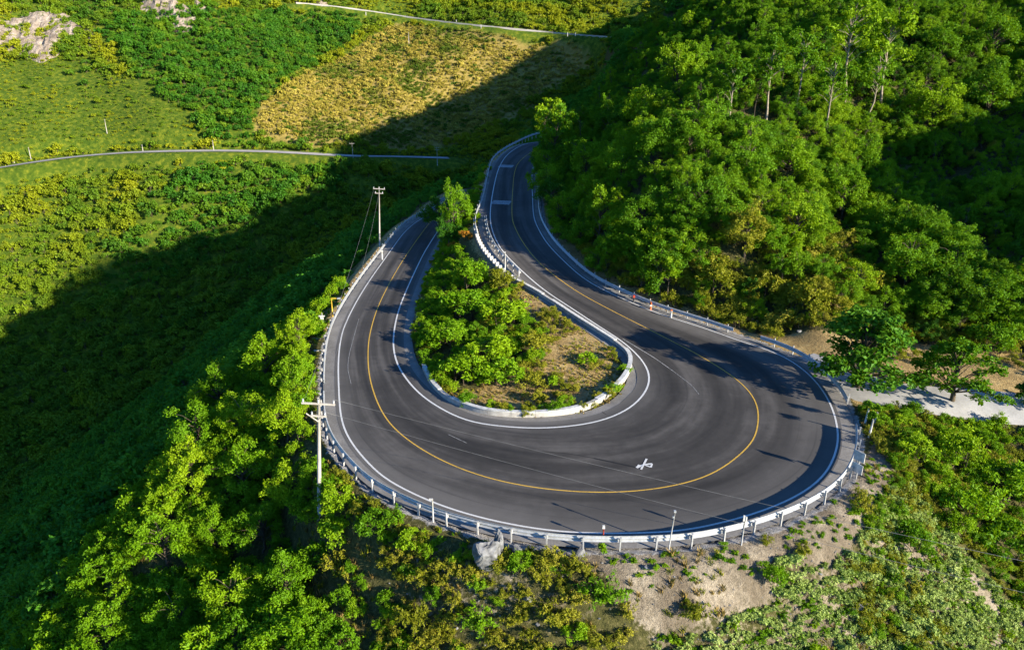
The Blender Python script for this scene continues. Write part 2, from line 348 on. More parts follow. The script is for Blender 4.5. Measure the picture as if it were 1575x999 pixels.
# land: litter under trees, bare dirt, dry grass field, gravel verge
m, nt, out = mat('land'); M['land'] = m
n1 = noise(nt, .5, 6, .65); n2 = noise(nt, 3.0, 6, .7); n3 = noise(nt, .06, 3, .5)
litter = ramp(nt, n2, [(.3, (.030, .032, .010)), (.55, (.080, .075, .024)), (.75, (.17, .140, .06))])
n4 = noise(nt, 11, 4, .75)
dirt = ramp(nt, mth(nt, 'ADD', mth(nt, 'MULTIPLY', n2, .3), mth(nt, 'ADD', mth(nt, 'MULTIPLY', n1, .35), mth(nt, 'MULTIPLY', n4, .35))), [(.36, (.060, .048, .034)), (.48, (.20, .163, .115)), (.62, (.36, .30, .22))])
grass = ramp(nt, mth(nt, 'ADD', mth(nt, 'MULTIPLY', n2, .5), mth(nt, 'MULTIPLY', n1, .5)), [(.32, (.095, .078, .017)), (.5, (.21, .162, .043)), (.7, (.34, .25, .085))])
ochre = ramp(nt, mth(nt, 'ADD', mth(nt, 'MULTIPLY', n2, .5), mth(nt, 'MULTIPLY', n1, .5)), [(.30, (.12, .078, .036)), (.5, (.31, .212, .085)), (.7, (.44, .335, .155))])
gravel = ramp(nt, n2, [(.3, (.12, .11, .10)), (.5, (.25, .235, .22)), (.7, (.38, .36, .33))])
rl = attr(nt, 'rill').outputs['Fac']; dirt = mix(nt, ramp(nt, rl, [(.34, (.55, .55, .55)), (.50, (0, 0, 0))]), dirt, (.095, .072, .047))
lime = ramp(nt, n1, [(.3, (.026, .055, .005)), (.5, (.060, .095, .007)), (.7, (.17, .18, .014))])
col = litter
for nm, c in (('lime', lime), ('field', grass), ('dirt', dirt), ('ochre', ochre), ('gravel', gravel)):
    a = attr(nt, nm).outputs['Fac']
    a = mth(nt, 'ADD', a, mth(nt, 'MULTIPLY', mth(nt, 'SUBTRACT', n2, .5), .9), True)
    a = ramp(nt, a, [(.42, (0, 0, 0)), (.58, (1, 1, 1))]); col = mix(nt, a, col, c)
bsdf(nt, out, col, .95, .1, mth(nt, 'ADD', n2, mth(nt, 'MULTIPLY', n4, .35)), .9, .22)
m, nt, out = mat('limestone'); M['limestone'] = m
g = N(nt, 'ShaderNodeNewGeometry'); mp = N(nt, 'ShaderNodeMapping'); mp.inputs['Scale'].default_value = (.25, .25, .06); L(nt, g.outputs['Position'], mp.inputs[0])
n1 = noise(nt, 1.0, 6, .7, mp.outputs[0], 1.2); n2 = noise(nt, .5, 5, .65)
col = ramp(nt, mth(nt, 'ADD', mth(nt, 'MULTIPLY', n1, .6), mth(nt, 'MULTIPLY', n2, .4)), [(.3, (.09, .068, .05)), (.48, (.21, .165, .125)), (.65, (.34, .29, .245))])
bsdf(nt, out, col, .95, .1, n1, .9, 1.0)
m, nt, out = mat('pale_concrete_road'); M['paving'] = m
n1 = noise(nt, .5, 5, .6); n2 = noise(nt, 6, 5, .7)
col = ramp(nt, mth(nt, 'ADD', mth(nt, 'MULTIPLY', n1, .6), mth(nt, 'MULTIPLY', n2, .4)), [(.3, (.20, .193, .185)), (.5, (.30, .29, .275)), (.7, (.40, .385, .36))])
bsdf(nt, out, col, .9, .2, n2, .2, .02)
m, nt, out = mat('far_road'); M['farroad'] = m
n1 = noise(nt, .2, 5, .6)
bsdf(nt, out, ramp(nt, n1, [(.3, (.26, .24, .22)), (.7, (.40, .37, .34))]), .9, .2)
m, nt, out = mat('road_shoulder'); M['shoulder'] = m
n1 = noise(nt, .35, 5, .65); n2 = noise(nt, 7, 5, .7)
col = ramp(nt, mth(nt, 'ADD', mth(nt, 'MULTIPLY', n1, .55), mth(nt, 'MULTIPLY', n2, .45)), [(.32, (.10, .092, .083)), (.5, (.17, .158, .143)), (.68, (.26, .243, .22))])
bsdf(nt, out, col, .9, .2, n2, .25, .02)
# ------------------------------------------------------------------ mesh builders and naming
class MB:
    def __init__(s): s.v = []; s.f = []; s.mi = []
    def quad(s, *p):
        k = len(s.v); s.v += [tuple(q) for q in p]; s.f.append(tuple(range(k, k + len(p)))); s.mi.append(0)
    def box(s, c, size, rz=0.0, rx=0.0, ry=0.0, mi=0):
        m = Matrix.Rotation(rz, 3, 'Z') @ Matrix.Rotation(ry, 3, 'Y') @ Matrix.Rotation(rx, 3, 'X'); k = len(s.v)
        for sx, sy, sz in [(-1,-1,-1),(1,-1,-1),(1,1,-1),(-1,1,-1),(-1,-1,1),(1,-1,1),(1,1,1),(-1,1,1)]:
            q = m @ Vector((sx * size[0] / 2, sy * size[1] / 2, sz * size[2] / 2)); s.v.append((c[0] + q.x, c[1] + q.y, c[2] + q.z))
        for f in [(0,3,2,1),(4,5,6,7),(0,1,5,4),(1,2,6,5),(2,3,7,6),(3,0,4,7)]: s.f.append(tuple(k + i for i in f)); s.mi.append(mi)
    def tube(s, pts, rad, n=6, cap=True, mi=0):
        pts = [Vector(p) for p in pts]; k0 = len(s.v); up = Vector((0, 0, 1))
        for i, p in enumerate(pts):
            t = (pts[min(i + 1, len(pts) - 1)] - pts[max(i - 1, 0)]).normalized()
            a = t.cross(up if abs(t.z) < .9 else Vector((1, 0, 0))).normalized(); b = t.cross(a)
            r = rad[i] if hasattr(rad, '__len__') else rad
            for j in range(n):
                w = 2 * math.pi * j / n; q = p + (a * math.cos(w) + b * math.sin(w)) * r; s.v.append(tuple(q))
        for i in range(len(pts) - 1):
            for j in range(n):
                a = k0 + i * n + j; b = k0 + i * n + (j + 1) % n; s.f.append((a, b, b + n, a + n)); s.mi.append(mi)
        if cap:
            s.f.append(tuple(k0 + j for j in range(n))); s.mi.append(mi)
            e = k0 + (len(pts) - 1) * n; s.f.append(tuple(e + n - 1 - j for j in range(n))); s.mi.append(mi)
    def sweep(s, P, prof, nrm, closed=True):
        """profile (lateral, vertical) carried along a polyline with plan normals"""
        k0 = len(s.v); n = len(prof)
        for p, q in zip(P, nrm):
            for a, b in prof: s.v.append((p[0] + q[0] * a, p[1] + q[1] * a, p[2] + b))
        for i in range(len(P) - 1):
            for j in range(n if closed else n - 1):
                a = k0 + i * n + j; b = k0 + i * n + (j + 1) % n; s.f.append((a, b, b + n, a + n)); s.mi.append(0)
        if closed:
            s.f.append(tuple(k0 + n - 1 - j for j in range(n))); s.mi.append(0); e = k0 + (len(P) - 1) * n
            s.f.append(tuple(e + j for j in range(n))); s.mi.append(0)
    def mesh(s, name, mats, smooth=False):
        me = bpy.data.meshes.new(name); me.from_pydata(s.v, [], s.f)
        for m in (mats if isinstance(mats, (list, tuple)) else [mats]): me.materials.append(M[m] if isinstance(m, str) else m)
        if any(s.mi): me.polygons.foreach_set('material_index', s.mi)
        if smooth: me.polygons.foreach_set('use_smooth', [True] * len(me.polygons))
        me.update(); return me
def npmesh(name, co, faces, mats, mi=None, smooth=False):
    me = bpy.data.meshes.new(name); nv = len(co); faces = np.asarray(faces); k = faces.shape[1]
    me.vertices.add(nv); me.vertices.foreach_set('co', np.asarray(co, np.float32).ravel())
    me.loops.add(faces.size); me.loops.foreach_set('vertex_index', faces.ravel().astype(np.int32))
    me.polygons.add(len(faces)); me.polygons.foreach_set('loop_start', np.arange(0, faces.size, k, dtype=np.int32))
    for m in mats: me.materials.append(M[m] if isinstance(m, str) else m)
    if mi is not None: me.polygons.foreach_set('material_index', np.asarray(mi, np.int32))
    me.polygons.foreach_set('use_smooth', np.full(len(faces), smooth))
    me.update(calc_edges=True); return me
def link(name, me, parent=None, loc=None):
    o = bpy.data.objects.new(name, me); COL.objects.link(o)
    if parent is not None: o.parent = parent
    if loc is not None: o.location = loc
    return o
def tag(o, label=None, cat=None, group=None, kind=None):
    if label: o['label'] = label
    if cat: o['category'] = cat
    if group: o['group'] = group
    if kind: o['kind'] = kind
    return o
def thing(name, label, cat, loc=(0, 0, 0), rz=0.0, group=None, sc=1.0):
    o = bpy.data.objects.new(name, None); COL.objects.link(o); o.empty_display_size = .3
    o.location = loc; o.rotation_euler = (0, 0, rz); o.scale = (sc, sc, sc) if not hasattr(sc, '__len__') else sc
    return tag(o, label, cat, group)
def struct(name, me): o = link(name, me); o['kind'] = 'structure'; return o
def setattrf(me, name, vals):
    a = me.attributes.new(name, 'FLOAT', 'POINT'); a.data.foreach_set('value', np.asarray(vals, np.float32).ravel())
# ------------------------------------------------------------------ land sheet with its soil kinds
def wpoly(pix, up=0.0):
    out = [hit(px, py, up) for px, py in pix]; return np.array([p[:2] for p in out if p is not None])
P_FIELD = wpoly([(390,208),(398,168),(432,138),(467,115),(525,92),(568,60),(606,36),(640,42),(700,48),(760,54),(858,62),(905,78),(850,130),(770,185),(690,222),(600,232),(500,230)])
P_BROWN = wpoly([(858,62),(930,78),(870,120),(800,180),(700,225),(640,238),(690,200),(800,110)])
P_DIRT = wpoly([(800,835),(860,846),(960,850),(1060,845),(1150,830),(1225,805),(1290,760),(1325,715),(1345,680),(1375,690),(1372,740),(1345,790),(1300,860),(1250,880),(1190,870),(1195,925),(1110,960),(1010,985),(960,940),(925,880)])
P_PALE = wpoly([(1180,870),(1300,840),(1360,760),(1390,740),(1430,800),(1500,870),(1590,960),(1620,1040),(1000,1060),(1000,990),(1110,960),(1195,925)])
P_OCHRE = wpoly([(1040,492),(1130,506),(1250,508),(1300,520),(1400,528),(1500,538),(1620,548),(1620,660),(1480,640),(1340,632),(1318,628),(1290,590),(1250,560),(1180,528)])
P_ISL = wpoly([(790,440),(840,462),(900,500),(955,545),(950,600),(900,625),(820,632),(740,625),(690,605),(760,590),(830,560),(850,520),(800,480)])
P_LIMEGRASS = wpoly([(-60,90),(90,90),(190,120),(270,150),(340,215),(330,228),(100,236),(-60,255)])
P_SLOPE2 = wpoly([(-60,270),(60,262),(180,250),(230,300),(170,400),(100,470),(-60,530)])
P_BANK = wpoly([(1030,486),(1050,410),(1110,350),(1180,325),(1260,335),(1330,410),(1330,500),(1250,512),(1180,508),(1100,500)])
P_SPURDRY = wpoly([(520,700),(600,770),(700,812),(860,842),(925,880),(960,940),(1000,1040),(560,1040),(600,900),(560,800),(505,740)])
def soft(poly, w=3.0):
    out = np.zeros(gx1.shape); b = (gx1 > poly[:, 0].min() - w) & (gx1 < poly[:, 0].max() + w) & (gy1 > poly[:, 1].min() - w) & (gy1 < poly[:, 1].max() + w)
    ins = inpoly(gx1[b], gy1[b], poly); d = polydist(gx1[b], gy1[b], np.vstack([poly, poly[:1]]))[0]
    out[b] = sstep(-w, w, np.where(ins, d, -d)); return out
a_field = np.maximum(soft(P_FIELD, 5), .75 * soft(P_BROWN, 5)); a_dirt = soft(P_DIRT, 1.2)
a_dirt = np.maximum(a_dirt, .62 * soft(P_PALE, 2)); a_dirt = np.maximum(a_dirt, .45 * soft(P_SPURDRY, 3))
a_ochre = np.maximum(soft(P_OCHRE, 1.0), .95 * soft(P_ISL, 2.0))
dOut = np.full(gx1.shape, 99.0); dOut[near] = d1; a_gravel = np.where((~np.r_[False]) & (dist > -1), sstep(1.0, .0, dist + .25 * fbm(gx1 / 1.5, gy1 / 1.5, 5, 2)), 0) * .95
a_ochre = np.maximum(a_ochre, .7 * sstep(4.5, 1.2, dist) * (gy1 > 75))
lime_n = fbm(gx1 / 40, gy1 / 40, 77, 3)
a_lime = inpoly(gx1, gy1, np.array([(-150,-100),(-150,20),(-150,90),(-138,140),(-112,195),(-82,250),(-45,300),(-5,345),(35,385),(80,430),(120,520),(120,900),(-900,900),(-900,-100)])) * (.62 + .3 * sstep(-.15, .15, lime_n))
a_lime = np.maximum(a_lime, np.maximum(soft(P_LIMEGRASS, 8), .8 * soft(P_SLOPE2, 10)))
nyg, nxg = GZ.shape; idx = np.arange(nyg * nxg).reshape(nyg, nxg)
land = npmesh('land', np.stack([gx1, gy1, GZ.ravel()], 1), np.stack([idx[:-1, :-1], idx[:-1, 1:], idx[1:, 1:], idx[1:, :-1]], -1).reshape(-1, 4), ['land'], smooth=True)
for nm, a in (('field', a_field), ('dirt', a_dirt), ('ochre', a_ochre), ('gravel', a_gravel), ('lime', a_lime)): setattrf(land, nm, a)
_r = np.hypot(gx1 - 7, gy1 - 60); setattrf(land, 'rill', .5 + .8 * vnoise(_th * 19 + .8 * fbm(gx1 / 3, gy1 / 3, 9, 2), _r / 7, 301) + .4 * vnoise(_th * 41, _r / 4, 302))
struct('ground', land)
# ------------------------------------------------------------------ road surface
def asphalt_mesh():
    st = Yw[::1]; nl = normals(st); K = 16
    OA = offset(Ow, SIDE * .35); IA = offset(Iw, -SIDE * 1.15)
    def foot(p, n, P, sgn):
        # crossing of the station normal with an edge line
        rel = P[:, :2] - p; a = rel @ n * sgn; b = rel @ np.array([-n[1], n[0]])
        best = None
        for i in np.where((b[:-1] * b[1:] <= 0))[0]:
            w = b[i] / (b[i] - b[i + 1] + 1e-12); d = a[i] * (1 - w) + a[i + 1] * w
            if 0 < d < 16 and (best is None or d < best): best = d
        return best
    dO = [foot(st[i, :2], nl[i], OA, SIDE) for i in range(len(st))]; dI = [foot(st[i, :2], nl[i], IA, -SIDE) for i in range(len(st))]
    def fill(a, lo, hi):
        a = np.array([np.nan if v is None else v for v in a], float); ok = ~np.isnan(a)
        a = np.interp(np.arange(len(a)), np.where(ok)[0], a[ok]); return smooth(np.c_[a, a], 4)[:, 0]
    dO = fill(dO, 2, 8); dI = fill(dI, 2, 12); s = arclen(st); rows = []; us = []; ss = []
    for i in range(len(st)):
        for k in range(K + 1):
            w = k / K; l = -dI[i] * (1 - w) + dO[i] * w; q = st[i, :2] + nl[i] * SIDE * l
            rows.append((q[0], q[1], st[i, 2])); us.append(w); ss.append(s[i])
    n = len(st); ix = np.arange(n * (K + 1)).reshape(n, K + 1)
    me = npmesh('asphalt', rows, np.stack([ix[:-1, :-1], ix[:-1, 1:], ix[1:, 1:], ix[1:, :-1]], -1).reshape(-1, 4), ['asphalt'], smooth=True)
    setattrf(me, 'u', us); setattrf(me, 's', ss); return me
struct('road', asphalt_mesh())
def ribbon(P, w, mname, lift, name, road=True):
    P = P.copy()
    if road: P[:, 2] = road_z(P[:, 0], P[:, 1])
    a = offset(P, w / 2); b = offset(P, -w / 2); n = len(P); co = np.empty((2 * n, 3)); co[0::2] = a; co[1::2] = b; co[:, 2] += lift
    f = [(2 * i, 2 * i + 1, 2 * i + 3, 2 * i + 2) for i in range(n - 1)]
    return struct(name, npmesh(name, co, f, [mname], smooth=True))
ribbon(Ow, .15, 'whiteline', .014, 'outer_edge_line'); ribbon(Iw, .17, 'whiteline', .014, 'inner_edge_line'); ribbon(Yw, .115, 'yellowline', .014, 'centre_line')
def pixline(pix, step=.8): return resample(chaikin(on_road(pix), 2), step)
ribbon(pixline([(958,521),(985,537),(1010,552),(1036,571)]), .10, 'fadedline', .012, 'faded_line')
ribbon(pixline([(1036,571),(1048,580),(1064,592),(1075,606)]), .05, 'fadedline', .012, 'faded_line')
ribbon(pixline([(690,668),(705,675),(718,681)]), .05, 'fadedline', .012, 'faded_line')
ribbon(pixline([(540,590),(533,560),(545,515),(552,490)]), .045, 'fadedline', .012, 'faded_line')
for pa, pb in (((768,255),(789,256)), ((757,310.5),(785,312))):            # worn white bars across the left lane
    q = on_road([pa, pb]); mb = MB(); d = (q[1] - q[0]); L_ = np.linalg.norm(d[:2]); n_ = np.array([-d[1], d[0]]) / L_
    for k in range(4):
        o_ = (k - 1.5) * .62; a = q[0].copy(); b = q[1].copy(); a[:2] += n_ * o_; b[:2] += n_ * o_
        for p in (a, b): p[2] = road_z([p[0]], [p[1]])[0] + .016
        h = n_ * .17
        mb.quad((a[0] - h[0], a[1] - h[1], a[2] - .02), (b[0] - h[0], b[1] - h[1], b[2] - .02), (b[0] + h[0], b[1] + h[1], b[2] + .02), (a[0] + h[0], a[1] + h[1], a[2] + .02))
    struct('rumble_bar_marking', mb.mesh('rumble_bar_marking', 'barpaint'))
# concrete shoulder outside the outer line, gutter inside the inner line
def shoulder(P, a, b, name, lift=-.012):
    P = P.copy(); A_ = offset(P, a); B_ = offset(P, b); n = len(P); co = np.empty((2 * n, 3)); co[0::2] = A_; co[1::2] = B_
    co[0::2, 2] += lift; co[1::2, 2] += lift - .03
    struct(name, npmesh(name, co, [(2 * i, 2 * i + 1, 2 * i + 3, 2 * i + 2) for i in range(n - 1)], ['shoulder'], smooth=True))
shoulder(Ow, SIDE * .30, SIDE * 1.45, 'shoulder'); shoulder(Iw[:330], -SIDE * 1.1, -SIDE * 2.1, 'gutter')
# turn-off of pale concrete
q = [hit(px, py) for px, py in [(1228,552),(1262,566),(1300,588),(1340,606),(1400,611),(1470,617),(1530,622),(1600,628),(1680,634)]]
TO = smooth(resample(chaikin(np.array(q), 2), 1.2), 3); wid = np.interp(np.linspace(0, 1, len(TO)), [0, .25, .5, 1], [2.2, 3.4, 2.3, 2.0])
nn = normals(TO); a = TO.copy(); b = TO.copy(); a[:, :2] += nn * wid[:, None]; b[:, :2] -= nn * wid[:, None]
co = []; KK = 6
for i in range(len(TO)):
    for k in range(KK + 1):
        p = a[i] * (1 - k / KK) + b[i] * (k / KK); co.append((p[0], p[1], float(H(p[0], p[1])) + .05))
ix = np.arange(len(co)).reshape(len(TO), KK + 1)
struct('turn_off_road', npmesh('turn_off_road', co, np.stack([ix[:-1, :-1], ix[:-1, 1:], ix[1:, 1:], ix[1:, :-1]], -1).reshape(-1, 4), ['paving'], smooth=True))
for P, w, nm in ((FAR1, 3.9, 'far_road'), (FAR2, 3.4, 'upper_far_road')):
    P = P.copy(); nf = normals(P); co = []
    for p, q in zip(P, nf): co += [(p[0] + q[0] * w, p[1] + q[1] * w, p[2] + .10), (p[0] - q[0] * w, p[1] - q[1] * w, p[2] + .04)]
    struct(nm, npmesh(nm, co, [(2 * i, 2 * i + 1, 2 * i + 3, 2 * i + 2) for i in range(len(P) - 1)], ['farroad'], smooth=True))
# ------------------------------------------------------------------ light
SUN = Vector((.84, -.55, .318)).normalized()
sl = bpy.data.lights.new('sun', 'SUN'); sl.energy = 5.0; sl.angle = R(.6); sl.color = (1, .91, .74)
so = bpy.data.objects.new('sun', sl); COL.objects.link(so); so.rotation_euler = SUN.to_track_quat('Z', 'Y').to_euler(); so.location = (200, -150, 150)
w = bpy.data.worlds.new('World'); scene.world = w; w.use_nodes = True; wn = w.node_tree
sky = wn.nodes.new('ShaderNodeTexSky'); sky.sky_type = 'NISHITA'; sky.sun_disc = False
sky.sun_elevation = math.asin(SUN.z); sky.sun_rotation = math.atan2(SUN.x, SUN.y)
sky.air_density = 1.0; sky.dust_density = .3; sky.ozone_density = 4.0
bg = wn.nodes['Background']; tn = wn.nodes.new('ShaderNodeMix'); tn.data_type = 'RGBA'; tn.blend_type = 'MULTIPLY'; tn.inputs[0].default_value = 1; tn.inputs[7].default_value = (.46, .80, 1.16, 1); wn.links.new(sky.outputs[0], tn.inputs[6]); wn.links.new(tn.outputs[2], bg.inputs[0]); bg.inputs[1].default_value = .09
cam = bpy.data.cameras.new('camera'); cam.lens = 24; cam.sensor_width = 36; cam.clip_end = 4000; cam.clip_start = .5
co_ = bpy.data.objects.new('camera', cam); COL.objects.link(co_); co_.location = (0, 0, CAMH); co_.rotation_euler = (R(90) - PITCH, 0, 0); scene.camera = co_
scene.view_settings.view_transform = 'Standard'; scene.view_settings.look = 'None'; scene.view_settings.gamma = 1; scene.view_settings.exposure = 1.55
cy = scene.cycles; cy.use_denoising = True; cy.max_bounces = 5; cy.diffuse_bounces = 2; cy.glossy_bounces = 2; cy.transmission_bounces = 3; cy.transparent_max_bounces = 4; cy.use_adaptive_sampling = True; cy.adaptive_threshold = .02
# ------------------------------------------------------------------ plants: skeleton + leaf clumps
def leaf_quads(cen, dirs, n, spread, Ls, Ws, up, rg):
    """n small leaves round every spray centre; each leaf is a pointed four-sided blade"""
    k = len(cen); c = np.repeat(cen, n, 0) + rg.normal(0, 1, (k * n, 3)) * spread
    nr = np.repeat(dirs, n, 0) * .7 + rg.normal(0, .62, (k * n, 3)); nr[:, 2] += up
    nr /= np.linalg.norm(nr, axis=1)[:, None] + 1e-9
    a = np.cross(nr, rg.normal(0, 1, (k * n, 3))); a /= np.linalg.norm(a, axis=1)[:, None] + 1e-9
    b = np.cross(nr, a); sz = rg.uniform(.65, 1.25, (k * n, 1))
    a *= Ls * sz; b *= Ws * sz; fold = nr * Ws * .35 * sz
    v = np.stack([c - a, c + b + fold, c + a, c - b + fold], 1).reshape(-1, 3)
    return v, np.arange(len(v)).reshape(-1, 4)
def unit(rg, n, zmin=-1.0):
    z = rg.uniform(zmin, 1, n); t = rg.uniform(0, 2 * math.pi, n); r = np.sqrt(1 - z * z)
    return np.stack([r * np.cos(t), r * np.sin(t), z], 1)
def plant(seed, R_=2.0, hc=3.2, rz=1.6, nc=18, ns=14, nl=7, Ls=.17, Ws=.09, spread=.13, trunk=.13, stems=1, cl=(.26, .42), up=.35, zmin=-.35, tiers=0, lean=.25, hollow=.45):
    rg = np.random.default_rng(seed); d = unit(rg, nc, zmin)
    lob = 1 + .35 * np.sin(3 * np.arctan2(d[:, 1], d[:, 0]) + seed) * rg.uniform(.2, 1, nc)
    rad = rg.uniform(hollow, 1.0, nc) ** .7 * lob
    cc = d * rad[:, None] * np.array([R_, R_, rz]); cc[:, 2] += hc
    if tiers:
        t = np.arange(nc) % tiers; ang = rg.uniform(0, 6.28, nc); q = t / (tiers - 1)
        rr = R_ * (1.0 - .62 * q) * np.sqrt(rg.uniform(.06, 1, nc))
        cc = np.stack([np.cos(ang) * rr, np.sin(ang) * rr, hc - rz + 2 * rz * q + rg.normal(0, .12, nc)], 1)
    cc[:, 0] += lean * rg.normal() * .5; cr = R_ * rg.uniform(cl[0], cl[1], nc)
    sd = unit(rg, nc * ns, -.45 if not tiers else -.3); flat = np.array([1, 1, .75 if not tiers else .28])
    out = rg.uniform(.55, 1.05, (nc * ns, 1)); cen = np.repeat(cc, ns, 0) + sd * out * np.repeat(cr, ns)[:, None] * flat
    keep = rg.uniform(size=nc * ns) > .10; cen = cen[keep]; sd = sd[keep]
    v, f = leaf_quads(cen, sd, nl, spread, Ls, Ws, up, rg)
    mb = MB(); fork = max(.15, (hc - rz) * .8)
    bases = [(0, 0)] if stems == 1 else [(math.cos(k * 6.28 / stems) * .12, math.sin(k * 6.28 / stems) * .12) for k in range(stems)]
    tops = []
    for k, (bx, by) in enumerate(bases):
        tx, ty = (rg.normal(0, .10) * hc * .4, rg.normal(0, .10) * hc * .4) if stems == 1 else (bx * 4, by * 4)
        mb.tube([(bx, by, -.5), (bx * 1.2 + tx * .3, by * 1.2 + ty * .3, fork * .5), (tx, ty, fork), (tx * 1.1, ty * 1.1, hc + rz * .35)], [trunk * 1.25, trunk, trunk * .8, trunk * .28], 6)
        tops.append((tx, ty))
    for k in range(nc):
        tx, ty = tops[k % len(tops)]; e_ = cc[k]; hz = min(max(fork * .6, e_[2] - rg.uniform(.25, .6) * R_), hc + rz * .3); s = np.array([tx * hz / max(fork, hz), ty * hz / max(fork, hz), hz]); m_ = s * .5 + e_ * .5 + np.array([0, 0, .12 * R_])
        mb.tube([s, m_, e_], [trunk * .30, trunk * .19, trunk * .08], 4, False)
    return (np.array(mb.v), mb.f), (v, f)
def tuft(seed, n=26, r=.35, h=.5, w=.03, droop=.5):
    rg = np.random.default_rng(seed); v = []; f = []
    for k in range(n):
        a = rg.uniform(0, 6.28); b = rg.uniform(0, r * .6); p = np.array([math.cos(a) * b, math.sin(a) * b, -.05]); a2 = a + rg.normal(0, .5)
        o = np.array([math.cos(a2), math.sin(a2), 0]); hh = h * rg.uniform(.5, 1.1); s = np.array([-o[1], o[0], 0]) * w
        m_ = p + o * r * .35 * droop + [0, 0, hh * .7]; e_ = p + o * r * droop + [0, 0, hh]
        k0 = len(v); v += [p - s, p + s, m_ + s * .8, m_ - s * .8, e_]; f += [(k0, k0 + 1, k0 + 2, k0 + 3), (k0 + 3, k0 + 2, k0 + 4, k0 + 4)]
    f = [q if len(set(q)) == 4 else q[:3] for q in f]
    return v, f
def feather(seed, R_=.8, h=.8, ns=20, nl=15, Ls=.075, Ws=.026, droop=.45, r=.011):
    rg = np.random.default_rng(seed); mb = MB(); cs = []; ds = []
    for k in range(ns):
        a = rg.uniform(0, 6.283); out = R_ * rg.uniform(.25, 1) ; hh = h * rg.uniform(.55, 1.1) * (1.1 - .45 * out / R_); o = np.array([math.cos(a), math.sin(a), 0]); b = o * .05 * R_
        P = [b + [0, 0, -.1], b + o * out * .35 + [0, 0, hh * .6], b + o * out * .75 + [0, 0, hh], b + o * out * 1.1 + [0, 0, hh * (1 - droop * rg.uniform(.1, .6))]]
        mb.tube(P, [r, r * .8, r * .6, r * .3], 4, False); P = np.array(P); s = rg.uniform(.3, 3, nl); i = np.minimum(s.astype(int), 2); w = (s - i)[:, None]
        cs.append(P[i] * (1 - w) + P[i + 1] * w); ds.append(np.tile(o * .4 + [0, 0, .6], (nl, 1)))
    v, f = leaf_quads(np.vstack(cs), np.vstack(ds), 3, .05 * R_ / .8, Ls, Ws, .3, rg); return (np.array(mb.v), mb.f), (v, f)
def wood_mesh(pl, name, bark='bark'):
    (v, f), _ = pl; me = bpy.data.meshes.new(name); me.from_pydata([tuple(q) for q in v], [], f); me.materials.append(M[bark])
    me.polygons.foreach_set('use_smooth', [True] * len(me.polygons)); return me
def crown_mesh(pl, name, leaf): return npmesh(name, pl[1][0], pl[1][1], [leaf])
def joined(pl, name, leaf, bark='bark'):
    (v, f), (lv, lf) = pl; me = bpy.data.meshes.new(name); k = len(v)
    me.from_pydata(np.vstack([v, lv]).tolist(), [], [tuple(q) for q in f] + (lf + k).tolist()); me.materials.append(M[bark]); me.materials.append(M[leaf])
    me.polygons.foreach_set('material_index', [0] * len(f) + [1] * len(lf)); me.update(); return me
def proto(meshes, name):
    c = bpy.data.collections.new(name)
    for k, me in enumerate(meshes):
        o = bpy.data.objects.new('%s_%02d' % (name, k), me); c.objects.link(o)
    return c
# detailed plants (near), medium (valley), light (far)
TREE = [plant(100 + k, R_=2.1, hc=2.55, rz=2.1, nc=40, ns=9, nl=19, Ls=.095, Ws=.047, spread=.14, cl=(.11, .25), zmin=-.8, hollow=.32, up=.25) for k in range(5)]
TALL = [plant(140 + k, R_=1.7, hc=5.4, rz=2.3, nc=28, ns=9, nl=10, Ls=.14, Ws=.07, trunk=.10, hollow=.3, cl=(.12, .28), zmin=-.7) for k in range(3)]
BUSH = [plant(180 + k, R_=1.15, hc=.85, rz=.9, nc=24, ns=8, nl=11, Ls=.098, Ws=.047, spread=.11, trunk=.04, stems=5, zmin=-.35, cl=(.13, .28), hollow=.35) for k in range(4)]
HERB = [plant(220 + k, R_=.62, hc=.30, rz=.34, nc=9, ns=9, nl=6, Ls=.10, Ws=.05, spread=.07, trunk=.018, stems=4, zmin=-.1, up=.7) for k in range(3)]
FEATH = [feather(600 + k, R_=.85, h=.95, ns=24) for k in range(4)]
LOWF = [feather(620 + k, R_=.6, h=.42, ns=20, nl=13, Ls=.07, Ws=.034) for k in range(3)]
SCRUB = [plant(260 + k, R_=.95, hc=.75, rz=.70, nc=22, ns=7, nl=5, Ls=.10, Ws=.045, spread=.10, trunk=.03, stems=7, zmin=-.1, cl=(.16, .26)) for k in range(3)]
TIER = [plant(300 + k, R_=3.4, hc=2.9, rz=1.5, nc=68 - 20 * k, ns=13, nl=8, Ls=.15, Ws=.09, trunk=.17, tiers=5, cl=(.12, .20), up=.8) for k in range(2)]
MID = [plant(340 + k, R_=2.3, hc=2.2, rz=1.8, nc=22, ns=7, nl=6, cl=(.16, .32), zmin=-.6, Ls=.27, Ws=.15, spread=.22, trunk=.12) for k in range(4)]
FAR = [plant(380 + k, R_=2.3, hc=1.9, rz=1.5, nc=13, ns=6, nl=4, Ls=.42, Ws=.25, spread=.3, trunk=.12) for k in range(4)]
FBUSH = [plant(420 + k, R_=1.2, hc=.55, rz=.6, nc=7, ns=5, nl=3, Ls=.34, Ws=.18, spread=.2, trunk=.05, zmin=0) for k in range(3)]
